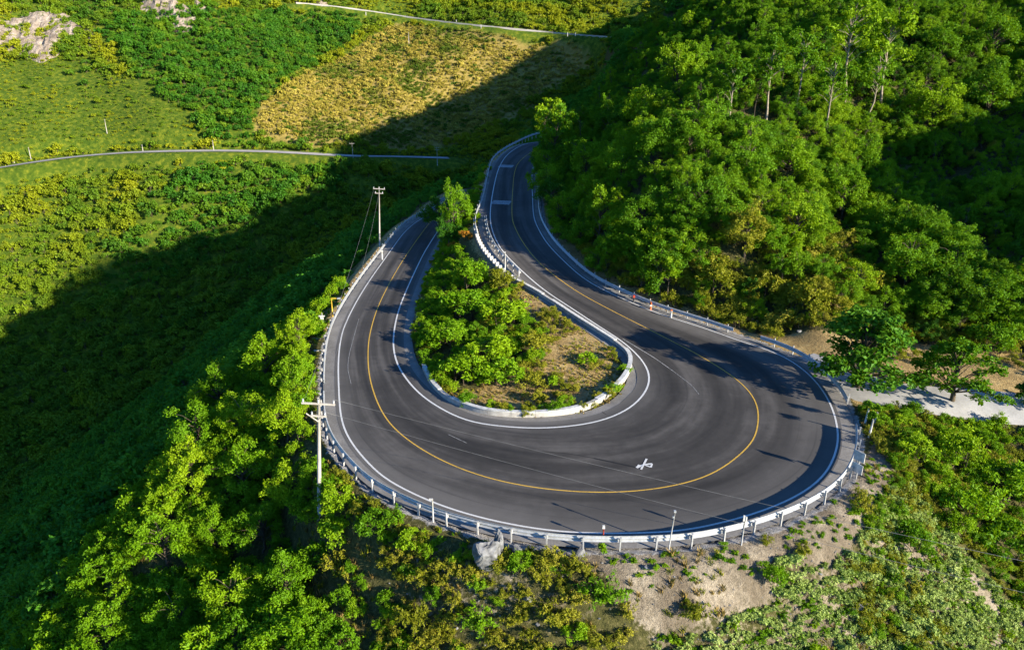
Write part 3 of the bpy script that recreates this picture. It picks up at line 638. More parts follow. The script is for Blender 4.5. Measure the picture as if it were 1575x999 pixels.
# ------------------------------------------------------------------ masks in plan
GD = dist.reshape(gx.shape)
def D(x, y):
    i = np.clip(np.searchsorted(GX, x) - 1, 0, len(GX) - 2); j = np.clip(np.searchsorted(GY, y) - 1, 0, len(GY) - 2); return np.minimum(np.minimum(GD[j, i], GD[j + 1, i + 1]), np.minimum(GD[j + 1, i], GD[j, i + 1]))
_a = hit(1183, 536)[:2]; i0 = int(np.argmin(np.hypot(Ow[:, 0] - _a[0], Ow[:, 1] - _a[1])))
MTN = np.vstack([Ow[i0:-45, :2], [(14, 176), (16, 200), (25, 235), (48, 272), (90, 330), (150, 400), (340, 400), (340, 40), (110, 30), (100, 62)], wpoly([(1575,547),(1460,532),(1350,518),(1270,512),(1210,510)])])
k1 = int(np.argmin(np.abs(Iw[:, 1] - 150) + 99 * (np.arange(len(Iw)) > 200))); k2 = int(np.argmin(np.abs(Iw[:, 1] - 150) + 99 * (np.arange(len(Iw)) < 200)))
ISLAND = Iw[k1:k2, :2]
VAL = np.array([(-150,-100),(-150,20),(-150,90),(-138,140),(-112,195),(-82,250),(-45,300),(-5,345),(35,385),(80,430),(120,520),(120,900),(-900,900),(-900,-100)], float)
WTO = np.vstack([offset(TO, 3.6)[:, :2], offset(TO, -3.0)[::-1, :2]])
EXCL = []                                 # (x, y, r) round the plants that stand as things of their own
def cand(x0, x1, y0, y1, sp, seed):
    rg = np.random.default_rng(seed); xs = np.arange(x0, x1, sp); ys = np.arange(y0, y1, sp); X, Y = np.meshgrid(xs, ys); X = X.ravel() + rg.uniform(-.48, .48, X.size) * sp; Y = Y.ravel() + rg.uniform(-.48, .48, Y.size) * sp
    return X, Y, rg
def seen(x, y, m=130, up=2.0):
    px, py, dep = proj(np.stack([x, y, H(x, y) + up], 1)); return (px > -m) & (px < 1575 + m) & (py > -m) & (py < 999 + m + 60) & (dep > 4)
def free(x, y):
    ok = np.ones(len(x), bool)
    for ex, ey, er in EXCL: ok &= (x - ex) ** 2 + (y - ey) ** 2 > er * er
    return ok
def gn_scatter(name, x, y, sc, rg, protos, label, cat, tint=None, sink=.1, tilt=.12, stretch=.18):
    n = len(x); z = H(x, y) - sink * sc
    me = bpy.data.meshes.new(name); me.vertices.add(n); me.vertices.foreach_set('co', np.stack([x, y, z], 1).astype(np.float32).ravel())
    rot = np.stack([rg.normal(0, tilt, n), rg.normal(0, tilt, n), rg.uniform(0, 6.283, n)], 1)
    s3 = sc[:, None] * np.stack([1 + rg.uniform(-stretch, stretch, n), 1 + rg.uniform(-stretch, stretch, n), 1 + rg.uniform(-stretch, stretch, n)], 1)
    for nm, tp, val in (('rot', 'FLOAT_VECTOR', rot), ('scl', 'FLOAT_VECTOR', s3)):
        a = me.attributes.new(nm, tp, 'POINT'); a.data.foreach_set('vector', val.astype(np.float32).ravel())
    a = me.attributes.new('pick', 'INT', 'POINT'); a.data.foreach_set('value', rg.integers(0, len(protos.objects), n).astype(np.int32))
    setattrf(me, 'tint', np.zeros(n) if tint is None else tint)
    o = link(name, me); tag(o, label, cat, kind='stuff')
    ng = bpy.data.node_groups.new(name, 'GeometryNodeTree'); ng.interface.new_socket('Geometry', in_out='INPUT', socket_type='NodeSocketGeometry'); ng.interface.new_socket('Geometry', in_out='OUTPUT', socket_type='NodeSocketGeometry')
    gi = ng.nodes.new('NodeGroupInput'); go = ng.nodes.new('NodeGroupOutput'); ip = ng.nodes.new('GeometryNodeInstanceOnPoints'); ci = ng.nodes.new('GeometryNodeCollectionInfo')
    ci.inputs['Collection'].default_value = protos; ci.inputs['Separate Children'].default_value = True; ci.inputs['Reset Children'].default_value = True
    def na(nm, dt):
        q = ng.nodes.new('GeometryNodeInputNamedAttribute'); q.data_type = dt; q.inputs['Name'].default_value = nm; return q.outputs['Attribute']
    lk = ng.links.new; lk(gi.outputs[0], ip.inputs['Points']); lk(ci.outputs[0], ip.inputs['Instance']); ip.inputs['Pick Instance'].default_value = True
    lk(na('pick', 'INT'), ip.inputs['Instance Index']); lk(na('rot', 'FLOAT_VECTOR'), ip.inputs['Rotation']); lk(na('scl', 'FLOAT_VECTOR'), ip.inputs['Scale']); lk(ip.outputs[0], go.inputs[0])
    md = o.modifiers.new('scatter', 'NODES'); md.node_group = ng; return o
# ------------------------------------------------------------------ guardrails
WB = [(0, 0), (.075, .05), (.075, .13), (.01, .19), (.01, .21), (.075, .27), (.075, .35), (0, .40)]
WB = [(a * 1.1, b * 1.15) for a, b in WB]
WPROF = WB + [(a - .022, b) for a, b in WB[::-1]]
def idx_near(P, px, py):
    x, y, d = proj(P); return int(np.argmin(np.hypot(x - px, y - py)))
def guardrail(P, roadside, label, group, spacing=2.3, zb=.36, caps=True, h=.88):
    """P: beam line; roadside: +1/-1 side of the plan normal on which the road lies"""
    P = resample(P, spacing / 3); P[:, 2] = road_z(P[:, 0], P[:, 1]); c = P[len(P) // 2]
    t = thing('guardrail', label, 'guardrail', c, group=group)
    Q = P - c; nr = normals(P) * roadside
    mb = MB(); mb.sweep(Q + [0, 0, zb], WPROF, nr)
    link('beam', mb.mesh('beam', 'steel'), t)
    i = 1; post = {}
    me = None
    mbp = MB(); mbp.box((0, 0, h / 2 - .3), (.085, .115, h + .6)); mbp.box((0, -.15, zb + .2), (.08, .16, .26)); mbp.box((0, 0, h + .015), (.12, .15, .026))
    me = mbp.mesh('post', 'post'); k = 0
    while i < len(P):
        n = nr[i]; o = link('post', me, t, (Q[i, 0] - n[0] * .25, Q[i, 1] - n[1] * .25, Q[i, 2])); o.rotation_euler = (rng.normal(0, .02), rng.normal(0, .02), math.atan2(n[1], n[0]) + math.pi / 2)
        i += 3; k += 1
    return t, k
RG = 'guardrails along the pass road'
OUTR = offset(Ow, SIDE * 1.35)
iA, iB, iC, iD = idx_near(OUTR, 512, 610), idx_near(OUTR, 1320, 655), idx_near(OUTR, 1310, 625), idx_near(OUTR, 1158, 518)
iE, iF, iZ = idx_near(OUTR, 1130, 508), idx_near(OUTR, 824, 246), idx_near(OUTR, 655, 328)
guardrail(OUTR[iA:iB], -SIDE, 'long galvanised guardrail curving round the outer bottom edge of the hairpin bend', RG)
guardrail(OUTR[iZ:iA - 2], -SIDE, 'galvanised guardrail on the valley side of the left road branch', RG, spacing=2.6)
guardrail(OUTR[iC + 1:iD], -SIDE, 'short shaded guardrail between the bend and the pale turn-off road', RG)
guardrail(offset(Ow, SIDE * 1.0)[iE:iF], -SIDE, 'galvanised guardrail at the foot of the wooded mountainside along the climbing road', RG, spacing=2.6)
q = on_road([(836,206.5),(820,210),(797,220.5),(774,233),(758,246),(752,262),(748,283),(742,312),(733,330),(730,346),(734,366)]); UP = smooth(resample(chaikin(q, 2), .8), 3)
guardrail(UP, 1 if normals(UP)[40] @ (np.array([0, 120.]) - UP[40, :2]) > 0 else -1, 'galvanised guardrail on the outer left edge of the upper climbing road', RG, spacing=2.6)
# ------------------------------------------------------------------ wall with white marker blocks, stone footing; parapet round the island
q = on_road([(732,352),(736,370),(746,388),(760,404),(775,419),(790,432)]); BW = smooth(resample(chaikin(q, 2), .6), 2); sgn = 1 if normals(BW)[5] @ (np.array([-12, 95.]) - BW[5, :2]) > 0 else -1
c = BW[len(BW) // 2].copy(); t = thing('block_wall', 'grey stone retaining wall topped with white marker blocks above the island bushes', 'wall', c)
mb = MB(); mb.sweep(BW - c, [(-.15, -.25), (-.15, .12), (.35, .12), (.75, -2.8), (-.15, -2.8)], normals(BW) * sgn); link('footing', mb.mesh('footing', 'stone'), t)
mbk = MB(); mbk.box((0, 0, .38), (.46, .30, .52)); bme = mbk.mesh('marker_block', 'white'); nb = normals(BW) * sgn
for i in range(1, len(BW) - 1, 2):
    o = link('marker_block', bme, t, BW[i] - c + [nb[i, 0] * .1, nb[i, 1] * .1, 0]); o.rotation_euler = (0, 0, math.atan2(nb[i, 1], nb[i, 0]))
q = resample(chaikin(on_road([(752,338),(756,362),(768,386),(784,404),(806,424)]), 2), .7); q = offset(q, sgn * .5)
guardrail(q, -sgn, 'lit guardrail between the white marker blocks and the climbing road', RG, spacing=2.0)
PAR = on_road([(790,432),(820,447),(850,466),(884,489),(918,510),(945,527),(962,540),(970,552),(969,566),(962,580),(951.7,593),(936,608),(918,619.7),(898,629),(875,634.7),(850,638),(825,639.7),(795,640),(765,638),(745,635),(725,629.7),(706,623),(691.7,616),(678,606),(668,596),(659,582),(651.7,566)])
PAR = smooth(resample(chaikin(PAR, 2), .35), 3); PAR[:, 2] = road_z(PAR[:, 0], PAR[:, 1]); c = PAR[len(PAR) // 2].copy(); npar = normals(PAR)
t = thing('parapet', 'low worn white parapet wall curving round the planted island', 'wall', c)
mb = MB(); mc = MB(); L0 = 6
for a in range(0, len(PAR) - 2, L0):
    s_ = PAR[a:min(a + L0 + 1, len(PAR))] - c; s2 = s_.copy(); dr = (s_[-1] - s_[0]); dr /= np.linalg.norm(dr) + 1e-9; s2[-1] -= dr * .02
    j = rng.normal(0, .004); mb.sweep(s2 + [0, 0, j], [(-.17, -.55), (-.17, .42), (.17, .42), (.17, -.55)], npar[a:a + len(s_)])
    if (a // L0) % 7 != 3:
        mc = MB(); mc.sweep(s2 + [0, 0, j], [(-.21, .424), (-.21, .50), (.21, .50), (.21, .424)], npar[a:a + len(s_)]); link('coping', mc.mesh('coping', 'white'), t)
link('wall', mb.mesh('wall', 'concrete'), t)
# ------------------------------------------------------------------ poles, cables, posts, signs
def utility_pole(px, pybase, pytop, label, r=.14, arms=((.0, 1.9, 3),), rz=0.0, group='utility poles along the valley road', brace=False, base=None, d=None, pxtop=None):
    b = base if base is not None else hit(px, pybase)
    if b is None: b = at(px, pybase, d)
    rr = ray(px, pytop); hgt = CAMH + rr[2] / rr[1] * b[1] - b[2]
    t = thing('utility_pole', label, 'pole', b, rz, group)
    if pxtop is not None: t.rotation_euler = (0, math.atan2(at(pxtop, pytop, b[1])[0] - b[0], hgt), rz)
    mb = MB(); mb.tube([(0, 0, -.6), (0, 0, hgt * .5), (0, 0, hgt)], [r * 1.25, r, r * .75], 10); link('pole', mb.mesh('pole', 'pole', True), t)
    for dz, ln, ni in arms:
        mb = MB(); mb.box((0, -r, hgt - .35 - dz), (ln, .10, .12)); a = link('crossarm', mb.mesh('crossarm', 'pole'), t)
        for k in range(ni):
            xk = (k / max(1, ni - 1) - .5) * (ln - .2); mb = MB(); mb.tube([(xk, -r, hgt - .29 - dz), (xk, -r, hgt - .20 - dz), (xk, -r, hgt - .12 - dz), (xk, -r, hgt - .05 - dz)], [.03, .07, .05, .07], 8); link('insulator', mb.mesh('insulator', 'glassy'), a)
    if brace:
        mb = MB(); mb.tube([(-.85, -r, hgt - 1.15), (0, -r, hgt - 1.75)], .045, 6); mb.tube([(.45, -r, hgt - 1.2), (0, -r, hgt - 1.6)], .04, 6); link('brace', mb.mesh('brace', 'pole'), t)
    return b, hgt
nb_, nh_ = utility_pole(491.5, 792, 612, 'tall pale utility pole with two crossarms standing in the bushes left of the bend', r=.135, arms=((.0, 2.3, 3), (.95, 1.1, 2)), rz=.05, pxtop=490, brace=True, group=None)
fb_, fh_ = utility_pole(584, 379, 287, 'slim grey utility pole beside the guardrail of the left road branch', r=.11, arms=((.0, 2.0, 3), (.75, 1.4, 2)), group=None, pxtop=583)
pA, hA = utility_pole(673, 258, 226, 'small utility pole with crossarm at the shaded end of the far valley road', r=.13, arms=((.0, 2.0, 2), (1.0, 2.2, 2)))
pB, hB = utility_pole(543, 243, 219, 'small utility pole beside the far valley road, left of the shaded end', r=.13, arms=((.2, 2.0, 2),))
for px, y0, y1, lb in ((165,206,184,'thin pale pole alone in the scrub uphill of the far road'),(329,232,216,'yellowish pole at the edge of the far road by dark trees'),(220,233,223,'short pale post uphill of the far road, midway along its sunlit part'),(48,246,227,'thin leaning pole above the left end of the far road'),(22,250,239,'short white post at the left end of the far road'),(629,68,50,'bare pale trunk-like pole standing in the dry field below the upper road')):
    b = hit(px, y0); rr = ray(px, y1); hh = CAMH + rr[2] / rr[1] * b[1] - b[2]
    t = thing('pole', lb, 'pole', b, group='poles on the far hillside'); mb = MB(); mb.tube([(0, 0, -.5), (0, 0, hh * .6), (.03, 0, hh)], [.17, .15, .12], 7); link('shaft', mb.mesh('shaft', 'pole', True), t)
    mb = MB(); mb.box((.03, 0, hh + .04), (.34, .34, .1)); link('cap', mb.mesh('cap', 'white'), t)
for k, (px, py, lb) in enumerate(((702,33,'white post on the upper far road, leftmost of the pair above the dry field'),(740,42,'white post on the upper far road, halfway along the dry field'),(873,53,'left one of the two white posts where the upper far road enters shade'),(885,54,'right one of the two white posts where the upper far road enters shade'),(563,21,'white post at the bend of the upper far road above the dry field corner'))):
    b = hit(px, py + 3); t = thing('marker_post', lb, 'post', b, group='white posts on the upper far road'); mb = MB(); mb.box((0, 0, .7), (.34, .34, 2.0)); link('shaft', mb.mesh('shaft', 'white'), t); mb = MB(); mb.box((0, 0, 1.78), (.42, .42, .16)); link('cap', mb.mesh('cap', 'white'), t)
def cable(name, a, b, sag, label, r=.014, grp='power cables'):
    a = np.array(a, float); b = np.array(b, float); s = np.linspace(0, 1, 26); P = a[None] * (1 - s[:, None]) + b[None] * s[:, None]; P[:, 2] -= sag * 4 * s * (1 - s)
    mb = MB(); mb.tube(P - P[13], r, 5); o = link(name, mb.mesh(name, 'wire', True), None, P[13]); tag(o, label, 'cable', grp)
top = at(490, 612, nb_[1])
cable('power_cable', top + [1.0, 0, -.1], at(1720, 893, 31), .35, 'upper one of two thin pale cables crossing above the hairpin bend', .011)
cable('power_cable', top + [.4, 0, -1.1], at(1700, 940, 30), .35, 'lower one of two thin pale cables crossing above the hairpin bend', .011)
ftop = at(583, 287, fb_[1])
cable('power_cable', top + [-1.0, 0, -.1], ftop + [-.9, 0, -.3], .9, 'thin cable between the tall and slim poles at left, outer strand', .012)
cable('power_cable', top + [.1, 0, -.1], ftop + [.1, 0, -.3], 1.6, 'thin cable between the tall and slim poles at left, sagging inner strand', .012)
def stick(name, cat, label, px, pyb, pyt, r, m, group=None, headm=None, head=None, up=0.0, road=False, pxt=None):
    b = on_road([(px, pyb)])[0] if road else hit(px, pyb)
    rr = ray(px, pyt); hh = CAMH + rr[2] / rr[1] * b[1] - b[2]; lx = 0 if pxt is None else (ray(pxt, pyt)[0] - ray(px, pyb)[0]) * b[1] / CP
    t = thing(name, label, cat, b, group=group); mb = MB(); mb.tube([(0, 0, -.4), (lx * .5, 0, hh * .5), (lx, 0, hh)], [r * 1.05, r, r * .95], 8); link('shaft', mb.mesh('shaft', m, True), t)
    if head: mb = MB(); [mb.box((lx + x_, y_, hh + z_), s_) for x_, y_, z_, s_ in head]; link('head', mb.mesh('head', headm or m), t)
    return t, hh, b
stick('marker_pole', 'pole', 'tallest slim grey pole standing behind the bottom of the bend guardrail', 1028, 846, 787, .045, 'post', 'slim poles on the bend guardrail', 'steel', [(0, 0, .05, (.14, .14, .12)), (-.06, 0, -.35, (.12, .1, .1))], pxt=1033)
stick('marker_pole', 'pole', 'slim post with a forked white head on the bend guardrail, right of the tallest pole', 1140, 839, 799, .05, 'post', 'slim poles on the bend guardrail', 'white', [(-.06, 0, .12, (.10, .08, .42)), (.09, 0, .05, (.08, .08, .36))])
stick('marker_pole', 'pole', 'white headed post with a red patch on the bend guardrail left of the tallest pole', 927, 838, 811, .045, 'red', 'slim poles on the bend guardrail', 'white', [(0, 0, .06, (.16, .12, .22))])
stick('marker_pole', 'pole', 'white pole with hooked top on the guardrail at the lower left of the bend', 666.5, 803, 768, .05, 'white', 'slim poles on the bend guardrail', 'white', [(-.09, 0, .03, (.26, .1, .1))])
stick('marker_pole', 'pole', 'white pole beside the white marker blocks at the top of the island', 777, 418, 388, .07, 'white', None, 'white', [(0, 0, .03, (.18, .18, .08))])
stick('marker_post', 'post', 'black post with red head on the mountain side of the road', 974.5, 465, 456, .10, 'black', 'coloured posts on the mountain side of the road', 'red', [(0, 0, .03, (.26, .26, .30))], road=True)
stick('marker_post', 'post', 'orange post with white band on the mountain side of the road', 1000.5, 476, 464, .13, 'orange', 'coloured posts on the mountain side of the road', 'white', [(0, 0, -.45, (.30, .30, .2))], road=True)
stick('marker_post', 'post', 'plain pale post on the mountain side of the road, right of the orange one', 1032, 488, 477, .11, 'white', 'coloured posts on the mountain side of the road', 'orange', [(0, 0, .03, (.24, .24, .12))], road=True)
stick('marker_post', 'post', 'white post standing by the guardrail of the left road branch', 588, 399, 386, .12, 'white', None, 'white', [(0, 0, .0, (.34, .3, .3))], road=True)
t, hh, b = stick('lamp_post', 'lamp', 'yellowish post with a short arm reaching towards the left road branch', 512, 487, 458, .065, 'yellowpaint')
mb = MB(); mb.box((.38, 0, hh - .06), (.8, .09, .09)); a = link('arm', mb.mesh('arm', 'yellowpaint'), t); mb = MB(); mb.box((.95, 0, hh - .06), (.36, .24, .16)); link('lamp_head', mb.mesh('lamp_head', 'steel'), a)
t, hh, b = stick('stub_pole', 'pole', 'short pale pole with a white box, just above the lit bushes left of the road', 497, 503, 481, .08, 'pole')
mb = MB(); mb.box((0, -.12, hh - .35), (.7, .12, .14)); link('crossarm', mb.mesh('crossarm', 'white'), t); mb = MB(); mb.box((0, -.15, hh - .62), (.34, .24, .34)); link('box', mb.mesh('box', 'white'), t)
# sign boards at the right of the bend, seen from behind
b = hit(1316, 737); t = thing('sign_board', 'pair of white sign boards on one post at the right edge of the bend', 'sign', b, R(-62))
mb = MB(); mb.tube([(0, 0, -.5), (0, 0, 2.3)], .05, 8); link('post', mb.mesh('post', 'post'), t)
for z_, nm in ((1.95, 'upper'), (.95, 'lower')): mb = MB(); mb.box((.0, -.075, z_), (.85, .045, .75)); link('board', mb.mesh('board', 'white'), t)
# pale beams lying across the dark gully left of the bend
for k, (pa, pb, lb) in enumerate((((481,523),(504,523.5),'uppermost pale beam across the dark gully beside the left bend guardrail'),((483,541),(505,541),'middle pale beam across the dark gully beside the left bend guardrail'),((468,562),(500,566),'lowest pale beam across the dark gully beside the left bend guardrail'))):
    a = hit(*pa); b = hit(*pb); d = b - a; ln = np.linalg.norm(d); c = (a + b) / 2; mb = MB(); mb.box((0, 0, .1), (min(ln, 2.6), .16, .16)); o = link('concrete_beam', mb.mesh('concrete_beam', 'concrete'), None, c); o.rotation_euler = (0, -math.asin(np.clip(d[2] / ln, -1, 1)) * .6, math.atan2(d[1], d[0])); tag(o, lb, 'beam', 'pale beams in the gully')
# painted cross and thin dark streaks on the asphalt
mb = MB()
for a, b_, w_ in (((990,714.5),(979,719),.20),((979,719),(983,714.5),.14),((990,714.5),(1003,713),.20),((1003,713),(1001,718.5),.14),((990,714.5),(994.5,705.5),.16),((990,714.5),(986,722),.15),((1001,718.5),(992,715.5),.12)):
    q = on_road([a, b_]); d = q[1] - q[0]; n_ = np.array([-d[1], d[0]]) / np.linalg.norm(d[:2]) * w_ / 2; z_ = .018 + .003 * (len(mb.f))
    mb.quad((q[0][0] - n_[0], q[0][1] - n_[1], q[0][2] + z_), (q[1][0] - n_[0], q[1][1] - n_[1], q[1][2] + z_), (q[1][0] + n_[0], q[1][1] + n_[1], q[1][2] + z_), (q[0][0] + n_[0], q[0][1] + n_[1], q[0][2] + z_))
struct('white_cross_marking', mb.mesh('white_cross_marking', 'whiteline'))
M['streak'] = simple('streak_colour', (.012, .012, .012), (.02, .02, .02), 3, .8, .2)
ribbon(pixline([(914,704.5),(945,711),(979,718.5)]), .16, 'streak', .011, 'dark_streak')
ribbon(pixline([(836,694),(875,697),(914,704.5)]), .06, 'streak', .011, 'dark_streak')
# ------------------------------------------------------------------ rocks
def rock_mesh(seed, size, name, m='stone', sub=4, sharp=.5):
    bm = bmesh.new(); bmesh.ops.create_icosphere(bm, subdivisions=sub, radius=1); rg = np.random.default_rng(seed)
    pl = unit(rg, 26); off = rg.uniform(.50, .92, 26); co = np.array([v.co[:] for v in bm.verts])
    for n_, o_ in zip(pl, off): d = co @ n_ - o_; co -= np.outer(np.maximum(d, 0) * .92, n_)
    co += (vnoise(co[:, 0] * 3 + seed, co[:, 1] * 3 + co[:, 2] * 2.3, seed) * .30 + vnoise(co[:, 0] * 8, co[:, 1] * 8 + co[:, 2] * 7, seed + 1) * .13)[:, None] * co
    for v, q in zip(bm.verts, co): v.co = Vector(q * np.array(size))
    me = bpy.data.meshes.new(name); bm.to_mesh(me); bm.free(); me.materials.append(M[m]); return me
def rock(px, py, size, seed, label, rz=0.0, m='stone', sink=.25, group=None, tilt=0.0, name='boulder', sub=4):
    b = hit(px, py); o = link(name, rock_mesh(seed, size, name, m, sub), None, (b[0], b[1], b[2] + size[2] * (1 - 2 * sink))); o.rotation_euler = (tilt, tilt * .6, rz); tag(o, label, 'rock', group); return o
rock(748, 880, (1.2, .95, 1.3), 4, 'big grey faceted boulder below the bend guardrail', .4, tilt=.25, sink=.12)
rock(768, 850, (.44, .40, 1.05), 9, 'narrow upright grey rock leaning on the big boulder', .2, tilt=-.15, sink=.1)
for px, py, s, lb in ((795,849,.55,'flat pale rock under the guardrail right of the big boulder'),(893,852,.50,'pale rock half buried under the middle of the bend guardrail'),(993,874,.30,'small bluish grey stone on the bare dirt'),(812,922,.38,'small grey stone among the shrubs below the big boulder'),(646,896,.26,'small white stone in the scrub left of the big boulder'),(1316,938,.55,'pale grey rock among pale weeds in the lower right'),(1228,512,.42,'white stone at the foot of the mountainside by the turn-off'),(1318,767,.26,'small white stone on the gravel right of the bend guardrail')):
    rock(px, py, (s, s * .8, s * .6), int(px), lb, px * .1, sink=.3, group='single stones on the slope', sub=3, name='rock')
x, y, rg = cand(-20, 55, 20, 58, .62, 77); k = (D(x, y) > .8) & seen(x, y) & (inpoly(x, y, P_DIRT) | inpoly(x, y, P_SPURDRY) | inpoly(x, y, P_PALE)) & (rg.uniform(size=len(x)) < .8); x, y = x[k], y[k]
gn_scatter('pebbles', x, y, rg.uniform(.03, .11, len(x)) * (1 + 1.2 * (rg.uniform(size=len(x)) > .93)), rg, proto([rock_mesh(700 + k, (1, .85, .6), 'pebble', 'stone', 2) for k in range(3)], 'pebble_kinds'), 'loose pale stones strewn over the bare slope below the bend', 'stones', sink=-.1)
# limestone outcrops high on the far hillside
def outcrop(pix, bulge, label, seed):
    q = [hit(px, py) for px, py in pix]; poly = np.array([p[:2] for p in q if p is not None]); lo = poly.min(0) - 4; hi = poly.max(0) + 4; st = .9
    X, Y = np.meshgrid(np.arange(lo[0], hi[0], st), np.arange(lo[1], hi[1], st)); x, y = X.ravel(), Y.ravel(); ins = inpoly(x, y, poly); d = polydist(x, y, np.vstack([poly, poly[:1]]))[0]; e_ = np.where(ins, d, -d) + 2.2 * fbm(x / 5, y / 5, seed, 3)
    rid = 1 - 2 * np.abs(fbm((x * .9 + y * .3) / 6, (y) / 18, seed + 5, 4)); z = H(x, y) + sstep(-.6, 6, e_) * bulge * (.45 + .55 * rid) + .9 * fbm(x / 2.5, y / 2.5, seed + 9, 3) - 1.6 * sstep(.8, -1.6, e_) + .4
    z = z + 1.5 * np.floor(fbm(x / 7, y / 7, seed + 13, 2) * 4) / 4
    ix = np.arange(X.size).reshape(X.shape); f = np.stack([ix[:-1, :-1], ix[:-1, 1:], ix[1:, 1:], ix[1:, :-1]], -1).reshape(-1, 4); kf = (e_[f] > -2.2).any(1); f = f[kf]; us, inv = np.unique(f, return_inverse=True); c = np.array([x[us].mean(), y[us].mean(), z[us].mean()])
    o = link('rock_outcrop', npmesh('rock_outcrop', np.stack([x, y, z], 1)[us] - c, inv.reshape(f.shape), ['limestone']), None, c); tag(o, label, 'cliff', 'pale outcrops on the far hillside'); OUTC.append(poly)
OUTC = []
Pw = offset(FAR2, 3.6 if (offset(FAR2, 3.6)[5, 1] < FAR2[5, 1]) else -3.6); c = Pw[len(Pw) // 2].copy(); mb = MB(); mb.sweep(Pw - c, [(-.2, -.8), (-.2, .5), (.2, .5), (.2, -.8)], normals(Pw))
o = link('parapet', mb.mesh('parapet', 'farroad'), None, c); tag(o, 'long low pale wall edging the upper far road above the dry field', 'wall')
outcrop([(-60,20),(-60,62),(0,74),(30,90),(62,96),(92,90),(108,68),(126,60),(150,64),(146,42),(118,34),(84,16),(62,24),(40,22),(10,34)], 4, 'wide pale limestone outcrop at the top left of the far hillside', 3)
outcrop([(212,0),(230,30),(256,38),(270,52),(292,50),(310,30),(324,10),(304,2),(284,8),(262,-4)], 4.5, 'pale jagged limestone outcrop left of the upper far road', 8)
outcrop([(484,4),(490,13),(500,14),(506,8),(504,-4),(490,-6)], 4, 'small pale rock face beside the left end of the upper far road', 12)
# ------------------------------------------------------------------ plants standing as things of their own
KIND = {'tree': (TREE, 2.1, 2.6, 'tree', 'trunk', 'crown'), 'tall': (TALL, 1.7, 5.4, 'tree', 'trunk', 'crown'), 'bush': (BUSH, 1.15, .95, 'bush', 'stems', 'foliage'), 'scrub': (SCRUB, .95, .75, 'shrub', 'stems', 'foliage'), 'tier': (TIER, 3.4, 2.9, 'tree', 'trunk', 'crown'), 'feather': (FEATH, .95, .55, 'shrub', 'stems', 'foliage'), 'herb': (HERB, .62, .30, 'weed', 'stems', 'foliage')}
for p_ in BW[::2]: EXCL.append((p_[0] + nb[0, 0] * .8, p_[1] + nb[0, 1] * .8, 2.0))
CACHE = {}
def grow(kind, px, py, diam, leaf, label, group=None, cat=None, var=None, bark='bark', tall=1.0, at_d=None):
    pls, R0, hc, nm, p1, p2 = KIND[kind]; s = 1.0; p = None
    for _ in range(8):
        q = hit(px, py, hc * s * tall) if at_d is None else at(px, py, at_d)
        if at_d is not None: q[2] = float(H(q[0], q[1]))
        if q is None: return print('no ground for', label)
        p = q; dep = p[1] * CP - (p[2] + hc * s - CAMH) * SP; s = diam * dep / FPX / (2 * R0) * .92
    v = (len(EXCL) if var is None else var) % len(pls); key = (kind, v, leaf, bark)
    if key not in CACHE: CACHE[key] = (wood_mesh(pls[v], p1, bark), crown_mesh(pls[v], p2, leaf))
    t = thing(nm, label, cat or nm, p, random.uniform(0, 6.28), group, (s, s, s * tall)); link(p1, CACHE[key][0], t); link(p2, CACHE[key][1], t)
    EXCL.append((p[0], p[1], .62 * R0 * s))
    if D(p[0], p[1]) < .9: print('on the road?', label, float(D(p[0], p[1])))
    return t
MT, SP_, IS, OL, DK = 'leaf_mountain', 'leaf_spur', 'leaf_spur', 'leaf_olive', 'leaf_dark'
grow('tier', 1333, 526, 196, DK, 'broad dark green tree with layered crown shading the turn-off beside the bend', 'broad layered trees at the turn-off', var=0, tall=1.0)
grow('tier', 1478, 563, 154, MT, 'broad layered tree at the near edge of the turn-off, second from the bend', 'broad layered trees at the turn-off', var=1)
grow('tier', 1592, 603, 72, DK, 'broad layered tree cut off by the right edge of the picture at the turn-off', 'broad layered trees at the turn-off', var=0)
grow('tree', 698, 291, 50, SP_, 'lone bright lime tree between the two road branches', var=1, tall=1.8, at_d=112)
grow('tree', 676, 322, 62, DK, 'dark tree hiding the far end of the left road branch')
grow('tree', 690, 352, 52, DK, 'dark tree on the narrow top of the island, beside the left road branch')
grow('bush', 716, 362, 22, 'leaf_orange', 'orange leaved shrub by the white marker blocks', 'orange leaved shrubs')
grow('bush', 697, 377, 15, 'leaf_orange', 'smaller orange leaved shrub left of the other orange one', 'orange leaved shrubs')
G = 'bushes on the island'
for px, py, dm, k, lf, lb in ((726,424,64,'bush',IS,'bright green bush at the top of the island just below the white marker blocks'),(772,428,46,'bush',OL,'yellow green bush between the island treetop and the white pole'),(716,470,84,'bush',IS,'rounded green tree on the island, next below the topmost one'),(778,482,80,'bush',IS,'feathery bush in the middle of the island against the ochre slope'),(688,520,72,'bush',IS,'green tree at the left edge of the island overhanging the shaded gutter'),(752,535,84,'bush',IS,'wide bush in the centre of the island'),(716,568,84,'bush',IS,'large leafy bush at the lower left corner of the island'),(774,572,76,'bush',IS,'lowest wide green bush of the island, right of the large corner one'),(826,528,58,'bush',OL,'olive bush at the right margin of the island bushes'),(852,588,34,'herb',SP_,'small green weed clump on dry ground near the island parapet'),(903,553,38,'herb',SP_,'low green weed clump on the bare ochre tip of the island'),(820,590,44,'scrub',OL,'brownish olive shrub in the dry lower part of the island')):
    grow(k, px, py, dm, lf, lb, G, tall=1.0 if py < 430 else .72)
G = 'bushes on the spur left of the bend'
ADD_ = 1
